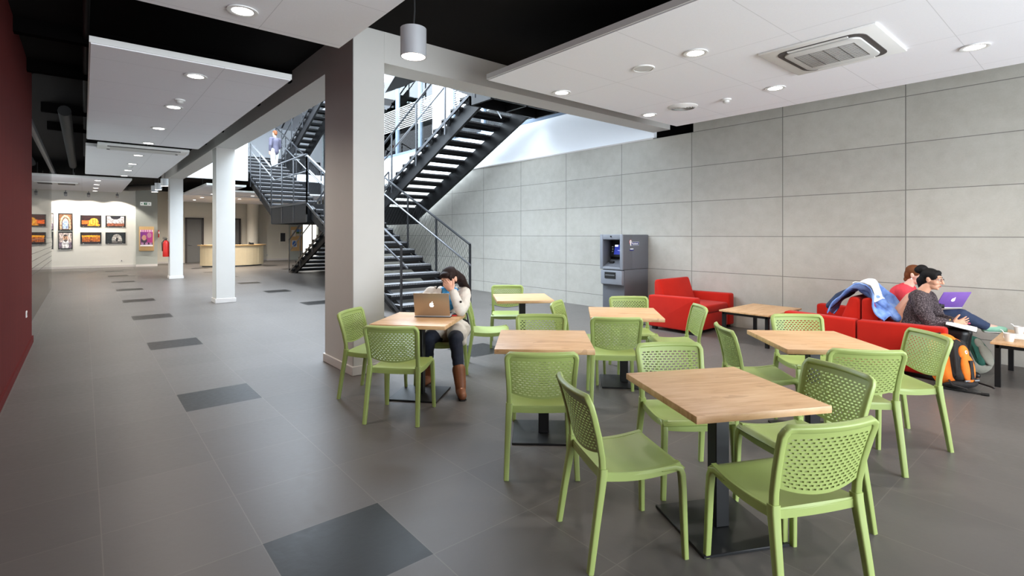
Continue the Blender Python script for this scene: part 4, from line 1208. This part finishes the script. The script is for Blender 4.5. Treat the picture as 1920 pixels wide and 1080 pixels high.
# local: +y forward (world -y), +x her right (world -x)
S = .97; hd = (0,.235,1.055)
shR, elR, wrR = (.17,.17,.83), (.20,.265,.60), (.13,.42,.60)
shL, elL, wrL = (-.17,.17,.83), (-.20,.27,.60), (-.06,.42,.60)
hipR, hipL = (.09,.09,.50), (-.09,.09,.50)
knR, anR, toR = (.08,.50,.50), (.07,.46,.10), (.08,.58,.03)
knL, anL, toL = (-.09,.50,.49), (-.10,.47,.10), (-.11,.60,.03)
b = MB(); h, R = head(b, hd, yaw=radians(-6), pitch=radians(8), s=S)
b.chain([(0,.14,.88),(0,.20,.985)], [.058,.052]); b.chain([(0,0,.5),(0,.0,.66),(0,.09,.80),(0,.14,.86)], [.12,.11,.11,.07])
b.chain([shR,elR,wrR], [.048,.038,.026]); b.chain([shL,elL,wrL], [.048,.038,.026])
b.chain([hipR,knR,anR,toR], [.08,.055,.038,.03]); b.chain([hipL,knL,anL,toL], [.08,.055,.038,.03])
hand(b, (.125,.44,.602), (-.15,.85,.32), (-.75,0,.6), (-.3,.2,.9), curl=.16, spread=.22)
hand(b, wrL, (.3,.9,-.05), (0,0,-1), (1,0,0), curl=.3)
flesh(b, 'body', 'skin_tan', p, .0055, 3); face_parts(h, R, p, S, brow='hair_black')
b = MB()
b.ell(hp(0,-.022,.052), (.083*S,.095*S,.080*S), R, 20, 14); b.ell(hp(0,-.062,.0), (.070*S,.058*S,.085*S), R, 20, 14); b.ell(hp(0,.046,.085), (.058*S,.036*S,.034*S), R)
b.ell(hp(.06,.02,.05), (.022*S,.05*S,.05*S), R); b.ell(hp(-.06,.02,.05), (.022*S,.05*S,.05*S), R)
b.chain([hp(0,-.09,-.03), hp(0,-.075,-.105)], [.05,.035])
b.ell(hp(0,-.105,.105), (.062,.058,.05), R); b.ell(hp(.02,-.125,.09), (.045,.045,.042), R)
flesh(b, 'hair', 'hair_black', p, .006, 4)
g = MB()
for sx in (-1, 1):
    c = [hp(sx*.031+.021*cos(a), .1, .014+.015*sin(a)) for a in [2*pi*k/16 for k in range(17)]]
    g.tube(c, .0022, 6); g.tube([hp(sx*.052,.099,.018), hp(sx*.078,.01,.016)], .0022, 6)
g.tube([hp(-.01,.101,.016), hp(.01,.101,.016)], .002, 6)
g.build('glasses', 'glasses', p, smooth=True)
b = MB()
b.chain([(0,.09,.50),(0,.10,.64),(0,.12,.76),(0,.135,.84)], [.16,.150,.135,.10]); b.chain([(-.10,.13,.85),(.10,.13,.85)], [.085,.085])
b.chain([shR,(.21,.20,.72),elR,(.165,.36,.605),wrR], [.085,.075,.068,.055,.042]); b.chain([shL,(-.21,.20,.72),elL,wrL], [.085,.075,.068,.044])
b.chain([(.08,.08,.48),(.13,.18,.50)], [.13,.09])
flesh(b, 'cardigan', 'knit', p, .0075, 3, .006)
b = MB(); b.chain([hipR,knR,(.075,.475,.30)], [.10,.072,.056]); b.chain([hipL,knL,(-.095,.485,.30)], [.10,.072,.056]); b.chain([hipL,hipR], [.1,.1])
flesh(b, 'trousers', 'boot_black', p, .008, 4)
for an, to, kn in ((anR,toR,knR),(anL,toL,knL)):
    b = MB(); an = V(*an); to = V(*to); kn = V(*kn)
    b.chain([an.lerp(kn,.8), an, V(an.x,an.y,.05)], [.066,.050,.045]); b.chain([V(an.x,an.y,.045),V(to.x,to.y,.036)], [.045,.034])
    bo = flesh(b, 'boot', 'boot_black', p, .007, 2)
    for v in bo.data.vertices:
        if v.co.z < .003: v.co.z = .003
    m = MB(); m.bar((an.x+.03,an.y+.05,.10),(an.x+.045,an.y+.045,.36),.012,.006); m.build('zip', 'bright_steel', bo)
m = MB()
for k in range(14):
    a = 2*pi*k/14; m.ell((.132+.036*cos(a),.41+.008*sin(a),.602+.036*sin(a)), (.009,.009,.009))
m.build('bracelet', 'yellow_bead', p, smooth=True)
# book on her lap
t = thing('book', 'large open book with white pages on the lap of the woman with the bun', 'book', (7.24,1.10,.575), 0)
def page(s):
    mb = MB(); n = 8
    prof = [(s*.165*k/n, .020*sin(pi*min(1, k/n*1.15))+.004) for k in range(n+1)]
    poly = prof+[(s*.165,-.012),(0,-.012)]
    return mb.prism(poly, 1, -.125, .125)
for s in (-1, 1): page(s).build('page_block', 'paper_white', t, smooth=True, auto=40)
MB().b2((-.172,-.13,-.018),(.172,.13,-.0125)).build('cover', 'bag_black', t); 
t.rotation_euler = (radians(12),radians(4),radians(8))
t = thing('mobile_phone', 'small pink phone held over the open book', 'phone', (7.26,1.10,.622), radians(10))
MB().box((0,0,0),(.07,.14,.010),(radians(10),0,0)).build('body', 'pink_phone', t, bevel=.004); MB().box((0,0,.0055),(.06,.12,.001),(radians(10),0,0)).build('display', 'atm_dark', t)

# ---- woman in the coral top, cross-legged with the purple laptop
p = thing('person', 'woman in coral short-sleeved top and jeans, legs crossed, purple laptop on lap', 'person', (7.86,1.70,0), pi)
S = .97; hd = (0,.075,1.06)
shR, elR, wrR = (.165,-.02,.86), (.215,.03,.62), (.08,.28,.645)
shL, elL, wrL = (-.165,-.02,.86), (-.23,.05,.62), (-.07,.26,.645)
hipR, hipL = (.09,-.02,.50), (-.09,-.02,.50)
knR, anR, toR = (.02,.50,.62), (-.10,.72,.50), (-.12,.83,.485)     # upper, crossed leg
knL, anL, toL = (-.11,.47,.49), (-.10,.50,.10), (-.10,.62,.03)
b = MB(); h, R = head(b, hd, yaw=radians(-8), pitch=radians(12), s=S)
b.chain([(0,-.01,.90),(0,.04,.99)], [.056,.05]); b.chain([(0,-.02,.5),(0,-.06,.68),(0,-.04,.82),(0,-.015,.89)], [.12,.11,.115,.07])
b.chain([(-.12,-.02,.87),(.12,-.02,.87)], [.055,.055])
b.chain([shR,elR,wrR], [.056,.043,.027]); b.chain([shL,elL,wrL], [.056,.043,.027])
b.chain([hipR,knR,anR,toR], [.085,.058,.038,.03]); b.chain([hipL,knL,anL,toL], [.085,.058,.038,.03])
hand(b, wrR, (-.25,.9,.15), (-.3,0,-1), (-1,.2,.3), curl=.35); hand(b, wrL, (.25,.9,.1), (.3,0,-1), (1,.2,.3), curl=.35)
flesh(b, 'body', 'skin_pale', p, .0055, 3); face_parts(h, R, p, S, brow='hair_auburn')
b = MB()
b.ell(hp(0,-.022,.050), (.084*S,.096*S,.080*S), R, 20, 14); b.ell(hp(0,-.062,.0), (.070*S,.056*S,.088*S), R, 20, 14); b.ell(hp(0,.048,.085), (.058*S,.036*S,.034*S), R)
b.ell(hp(.062,.018,.05), (.022*S,.05*S,.05*S), R); b.ell(hp(-.062,.018,.05), (.022*S,.05*S,.05*S), R)
b.ell(hp(0,-.075,-.075), (.05,.035,.035), R)
flesh(b, 'hair', 'hair_auburn', p, .006, 4)
m = MB()
for sx in (-1, 1): m.ell(hp(sx*.086,-.002,-.045), (.008,.008,.010)); m.tube([hp(sx*.084,-.002,-.03), hp(sx*.086,-.002,-.042)], .002, 6)
m.build('earring', 'white_plastic', p, smooth=True)
b = MB()
b.chain([(0,-.03,.52),(0,-.07,.68),(0,-.05,.80),(0,-.03,.86)], [.145,.138,.145,.10]); b.chain([(-.11,-.025,.875),(.11,-.025,.875)], [.072,.072])
b.chain([shR,(.192,.0,.755)], [.077,.070]); b.chain([shL,(-.192,.0,.755)], [.077,.070])
flesh(b, 'top', 'top_coral', p, .0075, 3, .004)
b = MB(); b.chain([hipR,knR,(-.09,.70,.508)], [.108,.080,.052]); b.chain([hipL,knL,(-.10,.495,.16)], [.108,.078,.055]); b.chain([hipL,hipR], [.11,.11])
flesh(b, 'jeans', 'jeans_blue', p, .008, 4, .005)
for an, to in ((anR,toR),(anL,toL)):
    b = MB(); an = V(*an); to = V(*to); f = (to-an).normalized()
    b.chain([an-V(0,0,.02), to+f*.02], [.046,.036]); b.ell(an-f*.02-V(0,0,.03), (.04,.04,.04))
    sh = flesh(b, 'sneaker', 'sneaker_mint', p, .006, 2)
    b = MB(); b.chain([an-f*.03-V(0,0,.055), to+f*.03-V(0,0,.035)], [.018,.016]); b.chain([an-f*.02+V(.022,0,-.055), to+V(.02,0,-.036)], [.014,.013]); b.chain([an-f*.02+V(-.022,0,-.055), to+V(-.02,0,-.036)], [.014,.013])
    flesh(b, 'sole', 'sole_white', sh, .006, 2)
    if an.z < .2:
        for o in (sh,)+tuple(sh.children):
            for v in o.data.vertices: v.co.z = max(v.co.z, .004)
# her purple laptop resting on the thighs; its lid leans away from her
t = thing('laptop', 'open purple laptop on the lap of the woman in coral', 'laptop', (7.80,1.30,.70), 0)
t.rotation_euler = (radians(-6),0,radians(-38))
MB().b2((-.165,-.0,-.006),(.165,.225,.008)).build('base', 'laptop_silver', t, bevel=.004)
m = MB()
for r in range(5):
    for c in range(13): m.box((-.144+c*.024,.05+r*.022,.009),(.02,.018,.002))
m.build('keyboard', 'black_plastic', t)
lid = MB().b2((-.165,-.004,0),(.165,.004,.225)).build('lid', 'laptop_purple', t, bevel=.0035); lid.location = (0,0,.006); lid.rotation_euler = (radians(38),0,0)
MB().b2((-.15,.0042,.012),(.15,.0055,.212)).build('display', 'sign_white', lid)
lg2 = MB(); lg2.prism(pts, 1, -.0052, -.004); lg2.prism(lf, 1, -.0052, -.004); o = lg2.build('lid_logo', 'logo_white', lid); o.location = (0,0,.115)
t = thing('camera', 'small black camera held beside the purple laptop', 'camera', (7.66,1.36,.70), radians(15))
MB().box((0,0,.025),(.10,.035,.06)).build('body', 'black_plastic', t, bevel=.005); MB().tube([(0,-.015,.025),(0,-.045,.025)], .024, 16).build('lens', 'atm_dark', t); MB().box((.03,-.018,.045),(.016,.002,.01)).build('flash', 'bright_steel', t)

# ---- person walking near the top of the stair
p = thing('person', 'person in dark jacket and pale trousers on the far upper stair flight', 'person', (5.95,22.05,4.06), radians(20))
b = MB(); hd = (0,.02,1.60); h, R = head(b, hd, pitch=radians(8))
b.chain([(0,0,1.40),(0,.01,1.50)], [.055,.05]); b.chain([(0,0,.92),(0,0,1.1),(0,0,1.3),(0,0,1.38)], [.12,.11,.13,.08])
b.chain([(.18,0,1.36),(.23,.02,1.10),(.20,.16,.92)], [.055,.042,.03]); b.chain([(-.18,0,1.36),(-.24,-.04,1.10),(-.22,.02,.86)], [.055,.042,.03])
b.chain([(.09,0,.90),(.10,.10,.52),(.10,.06,.24)], [.085,.06,.04]); b.chain([(-.09,0,.90),(-.10,.0,.46),(-.10,-.08,.08)], [.085,.06,.04])
b.chain([(.10,.06,.24),(.10,.18,.21)], [.04,.032]); b.chain([(-.10,-.08,.08),(-.10,.05,.04)], [.04,.032])
hand(b, (.20,.16,.92), (-.1,.6,-.6), (-1,0,0), (0,.8,.5)); hand(b, (-.22,.02,.86), (0,.2,-1), (1,0,0), (0,1,.2))
flesh(b, 'body', 'skin_light', p, .007, 3); face_parts(h, R, p)
S = 1.0; b = MB(); b.ell(hp(0,-.022,.052), (.083,.095,.080), R); b.ell(hp(0,-.06,.0), (.070,.056,.085), R); b.ell(hp(0,.046,.085), (.058,.036,.034), R); flesh(b, 'hair', 'hair_auburn', p, .007, 3)
b = MB(); b.chain([(0,0,.88),(0,0,1.1),(0,-.01,1.28),(0,0,1.36)], [.15,.14,.15,.10]); b.chain([(-.12,0,1.37),(.12,0,1.37)], [.08,.08])
b.chain([(.18,0,1.36),(.23,.02,1.10),(.205,.14,.94)], [.08,.065,.05]); b.chain([(-.18,0,1.36),(-.24,-.04,1.10),(-.223,.01,.90)], [.08,.065,.05]); flesh(b, 'jacket', 'jacket_grey', p, .009, 3)
b = MB(); b.chain([(.09,0,.90),(.10,.10,.52),(.10,.06,.27)], [.11,.08,.06]); b.chain([(-.09,0,.90),(-.10,.0,.46),(-.10,-.07,.12)], [.11,.08,.06]); b.chain([(-.09,0,.90),(.09,0,.90)], [.11,.11]); flesh(b, 'trousers', 'trouser_light', p, .009, 3)
for a, c in (((.10,.06,.23),(.10,.19,.205)), ((-.10,-.08,.065),(-.10,.05,.04))):
    b = MB(); b.chain([a, c], [.046,.038]); flesh(b, 'shoe', 'boot_black', p, .007, 2)

# ------------------------------------------------------------------ things around the armchairs
# jacket thrown over the two backs
jk = MB()
prof = [(2.36,.56),(2.34,.64),(2.29,.71),(2.22,.78),(2.16,.85),(2.08,.90),(2.0,.93),(1.92,.925),(1.86,.87),(1.81,.79),(1.77,.73),(1.70,.66),(1.63,.60),(1.60,.575)]
def drape(u, v):
    k = v*(len(prof)-1); i = min(int(k), len(prof)-2); f = k-i
    y = prof[i][0]*(1-f)+prof[i+1][0]*f; z = prof[i][1]*(1-f)+prof[i+1][1]*f
    x = 7.03+u*(.52-.20*max(0,v-.6))*(1-.25*(1-v)**2)+.09*(1-v)
    fold = .030*sin(u*15+v*4)+.022*sin(u*27-v*9)+.018*sin(v*21+u*6)
    ed = .03*sin(u*9)*abs(2*v-1)**3
    z += fold*.9+.05*math.exp(-((u-.3)/.15)**2-((v-.52)/.15)**2)+.02
    return (x+.02*sin(v*13+u*3)-7.4, y-.5*fold+ed-2.1+.26*(.55-u)*max(0,v-.35)**1.3*1.6, z)
jk.grid(drape, 36, 44)
t = thing('denim_jacket', 'light blue denim jacket thrown over the armchair backs', 'jacket', (7.4,2.1,0))
o = jk.build('cloth', 'denim', None, smooth=True, fix=False); sm = o.modifiers.new('s','SOLIDIFY'); sm.thickness = .012; sm.offset = 1; bake(o); shade(o.data); o.parent = t
lin_ = MB()
def liner(u, v):
    a = drape(.02+.30*u, .38+.30*v+.10*u); return (a[0]-.012, a[1]-.004, a[2]+.024+.006*sin(v*20))
lin_.grid(liner, 10, 16)
o = lin_.build('pale_lining', 'paper_white', None, smooth=True, fix=False); sm = o.modifiers.new('s','SOLIDIFY'); sm.thickness = .008; bake(o); shade(o.data); o.parent = t
sl = MB(); sl.chain([(-.18,-.10,.90),(-.2,-.25,.82),(-.2,-.33,.70),(-.2,-.44,.60)], [.05,.062,.058,.05]); flesh(sl, 'sleeve', 'denim', t, .010, 3)
sl = MB(); sl.chain([(.0,.08,.85),(-.1,.18,.78),(-.16,.27,.66)], [.05,.05,.042]); flesh(sl, 'sleeve', 'jeans_blue', t, .010, 3)

# orange backpack leaning against the front of the armchair
def backpack(name, label, loc, rot, tilt, c_main, c_front, c_trim, W=.17, D=.11, Hh=.50, extra=True):
    t = thing(name, label, 'backpack', loc, rot)
    t.rotation_euler = (tilt, 0, rot)
    b = MB(); b.chain([(0,0,.13),(0,0,Hh*.55),(0,.01,Hh*.82)], [.125,.125,.095])
    for s in (-1, 1): b.chain([(s*W*.35,0,.13),(s*W*.32,0,Hh*.75)], [.115,.09])
    b.ell((0,0,.12), (W,.13,.12)); flesh(b, 'bag_body', c_main, t, .009, 4)
    b = MB(); b.chain([(0,-.10,.14),(0,-.10,Hh*.5),(0,-.075,Hh*.78)], [.075,.075,.055])
    for s in (-1, 1): b.chain([(s*.05,-.085,.13),(s*.035,-.085,Hh*.72)], [.07,.055])
    fp = flesh(b, 'front_pocket', c_trim, t, .008, 3)
    b = MB(); b.ell((0,-.150,Hh*.36), (.070,.036,Hh*.27), (.06,0,0)); b.ell((0,-.135,Hh*.62), (.055,.032,Hh*.17), (.16,0,0)); flesh(b, 'pocket_panel', c_front, fp, .006, 3)
    MB().tube([(-.1,-.11,.10),(-.095,-.13,Hh*.45),(-.06,-.12,Hh*.78),(0,-.10,Hh*.88),(.06,-.12,Hh*.78),(.095,-.13,Hh*.45),(.1,-.11,.10)], .011, 8).build('zip_piping', c_trim, t, smooth=True)
    m = MB(); m.tube([(-.03,.05,Hh*.92),(-.02,.06,Hh*1.02),(.02,.06,Hh*1.02),(.03,.05,Hh*.92)], .009, 6); m.build('grab_loop', c_trim, t, smooth=True)
    for s in (-1, 1):
        MB().tube([(s*.06,.09,Hh*.85),(s*.09,.17,Hh*.6),(s*.10,.15,Hh*.3),(s*.12,.07,.08)], .02, 8).build('shoulder_strap', c_trim, t, smooth=True)
    if extra:
        b = MB(); b.ell((0,-.05,.045), (.15,.12,.05)); flesh(b, 'base_panel', 'bag_black', t, .009, 2)
        for s in (-1, 1):
            b = MB(); b.chain([(s*.15,-.0,.16),(s*.145,.0,.40)], [.05,.045]); flesh(b, 'side_pocket', c_front if s < 0 else c_trim, t, .008, 2)
        m = MB(); m.ell((0,-.166,Hh*.66), (.014,.005,.018)); em = m.build('round_emblem', 'sign_white', t, smooth=True); m = MB(); m.ell((0,-.170,Hh*.66), (.007,.003,.009)); m.build('emblem_mark', 'logo_red', em, smooth=True)
        m = MB(); m.box((0,-.180,.17),(.034,.018,.17),(.10,0,0)); m.build('centre_webbing', 'bag_black', t)
        m = MB(); m.box((-.05,-.165,.075),(.05,.012,.012)).box((.05,-.165,.075),(.05,.012,.012)); m.build('buckle', 'bright_steel', t)
        for k, q in enumerate((((-.12,-.05,.1),(-.16,-.12,.04),(-.14,-.22,.012)), ((.10,-.1,.06),(.14,-.2,.02),(.10,-.26,.012)))):
            MB().tube(q, .008, 6).build('loose_strap', 'bag_black', t, smooth=True)
    return t
backpack('backpack', 'orange and black hiking backpack leaning at the armchair end', (6.80,1.08,.0), radians(-30), radians(-12), 'bag_orange', 'bag_orange', 'bag_black').scale = (1.1,1.1,1.08)
backpack('backpack', 'grey and green backpack under the right-edge low table', (7.72,1.0,.0), radians(-30), radians(-30), 'bag_grey', 'bag_grey', 'bag_green', Hh=.46, extra=False)
t = thing('walking_pole', 'thin black folded walking pole lying on the floor by the orange backpack', 'walking pole', (6.66,1.06,.012))
MB().tube([(0,.20,0),(.02,-.19,0)], .008, 8).build('shaft', 'black_plastic', t); MB().tube([(.02,-.19,0),(.024,-.25,.004)], .014, 8).build('grip', 'boot_black', t)
# upstairs office seen through the glazing
def office_chair(x, y, a, label):
    t = thing('office_chair', label, 'chair', (x,y,4.31), a, 'dark chairs in the upstairs office')
    MB().b2((-.25,-.25,.42),(.25,.25,.5)).build('seat', 'office_dark', t, bevel=.03); MB().b2((-.25,.2,.5),(.25,.28,1.05)).build('backrest', 'office_dark', t, bevel=.03)
    MB().tube([(0,0,.42),(0,0,.08)], .03, 8).build('column', 'office_dark', t); m = MB()
    for k in range(5): m.bar((0,0,.08),(.28*cos(k*1.257),.28*sin(k*1.257),.04),.04,.03)
    m.build('base', 'office_dark', t)
def office_desk(x, y, label):
    t = thing('office_desk', label, 'desk', (x,y,4.31), 0, 'desks in the upstairs office')
    MB().b2((-.4,-.8,.7),(.4,.8,.74)).build('worktop', 'office_dark', t); MB().b2((-.38,-.78,0),(.38,-.74,.7)).build('side_panel', 'office_dark', t); MB().b2((-.38,.74,0),(.38,.78,.7)).build('side_panel', 'office_dark', t)
office_floor = struct(MB().b2((WX+.15,VY0,4.22),(13.8,24,4.31)).build('floor_office', 'grey_paint'))
office_desk(9.6,15.2,'dark desk behind the upstairs glazing, left part'); office_desk(9.5,11.2,'dark desk behind the upstairs glazing, right part')
office_chair(9.3,16.5,.4,'dark office chair behind the upstairs glazing, leftmost'); office_chair(9.2,14.4,2.4,'dark office chair behind the upstairs glazing, beside the left desk'); office_chair(10.4,15.6,-1.2,'dark office chair behind the upstairs glazing, far side of the left desk')
t = thing('flower_pot', 'flowering pot plant behind the upstairs glazing', 'plant', (9.0,17.2,4.9))
MB().lathe([(0,0),(.09,0),(.12,.2),(.1,.2),(0,.18)], 16, cap=False).build('pot', 'terracotta', t, smooth=True, auto=40)
MB().lathe([(.16,-.59),(.14,-.55),(.03,-.5),(.03,-.01),(.14,0)], 16).build('pot_stand', 'office_dark', t)
m = MB(); f = MB()
for k in range(60):
    a = random.random()*6.28; r = random.random()*.22; z = .2+random.random()*.35
    (f if k % 4 == 0 else m).ell((r*cos(a),r*sin(a),z), (.05,.05,.02), (random.random()*3,random.random()*3,0), 6, 4)
m.build('leaves', 'leaf', t, smooth=True); f.build('flowers', 'flower', t, smooth=True)
# ------------------------------------------------------------------ light, sky, camera
w = bpy.data.worlds.new('sky'); SC.world = w; w.use_nodes = True
b = w.node_tree.nodes['Background']; b.inputs[0].default_value = (.80,.89,1.0,1); b.inputs[1].default_value = 1.6
o = lamp('AREA', (5.6,14.5,8.2), 2250, (.74,.87,1.0), size=5.4, sy=17)
# added fill lamp, stands in for daylight from behind the camera
o = lamp('AREA', (4.0,-5.9,1.8), 520, (.88,.95,1.0), rot=(pi/2,0,0), size=7.4, sy=2.8)
# added upward fill lamp near the unseen floor, brightens the ceiling
o = lamp('AREA', (2.2,-4.2,.05), 260, (.90,.96,1.0), rot=(pi,0,0), size=7, sy=4)
# wall-washer lamp added to brighten the upper white wall
o = lamp('AREA', (3.6,13,7.6), 560, (.85,.93,1.0), rot=(0,-radians(62),0), size=1.2, sy=14)
o = lamp('AREA', (-3.6,17.5,1.4), 110, (.95,.97,1.0), rot=(0,-pi/2,0), size=2.2, sy=9)  # fill lamp added beyond the glass partition to lift the corridor ceiling
o = lamp('POINT', (11,20.0,6.6), 130, (1,.95,.85), size=.2)  # added lamp without a fixture, brightens the office end wall
# office ceiling lights upstairs
for x, y in ((10.5,10),(10.5,15),(12,19),(11,12.5)):
    t = thing('office_lamp', 'round lit ceiling lamp in the upstairs office', 'ceiling light', (x,y,7.19), 0, 'upstairs office lamps')
    MB().lathe([(0,-.02),(.25,-.02)], 24, cap=False).build('lens', 'lamp_glow', t); MB().lathe([(.25,-.02),(.28,-.02),(.28,.01)], 24, cap=False).build('ring', 'white_plastic', t)
    lamp('POINT', (x,y,6.9), 330, (1,.95,.85), size=.2)
cam = bpy.data.cameras.new('camera'); co = bpy.data.objects.new('camera', cam); COL.objects.link(co)
co.location = (0,0,1.56); co.rotation_euler = (pi/2,0,-radians(40))
cam.sensor_width = 36; cam.lens = 36*957/1920; cam.shift_y = -(440-540)/1920*-1; cam.clip_start = .05; cam.clip_end = 200
SC.camera = co
SC.view_settings.view_transform = 'Standard'
SC.view_settings.look = 'None'
SC.view_settings.exposure = 0.76
try: SC.cycles.use_denoising = True; SC.cycles.max_bounces = 6; SC.cycles.diffuse_bounces = 4; SC.cycles.transparent_max_bounces = 12; SC.cycles.sample_clamp_indirect = 6
except Exception: pass
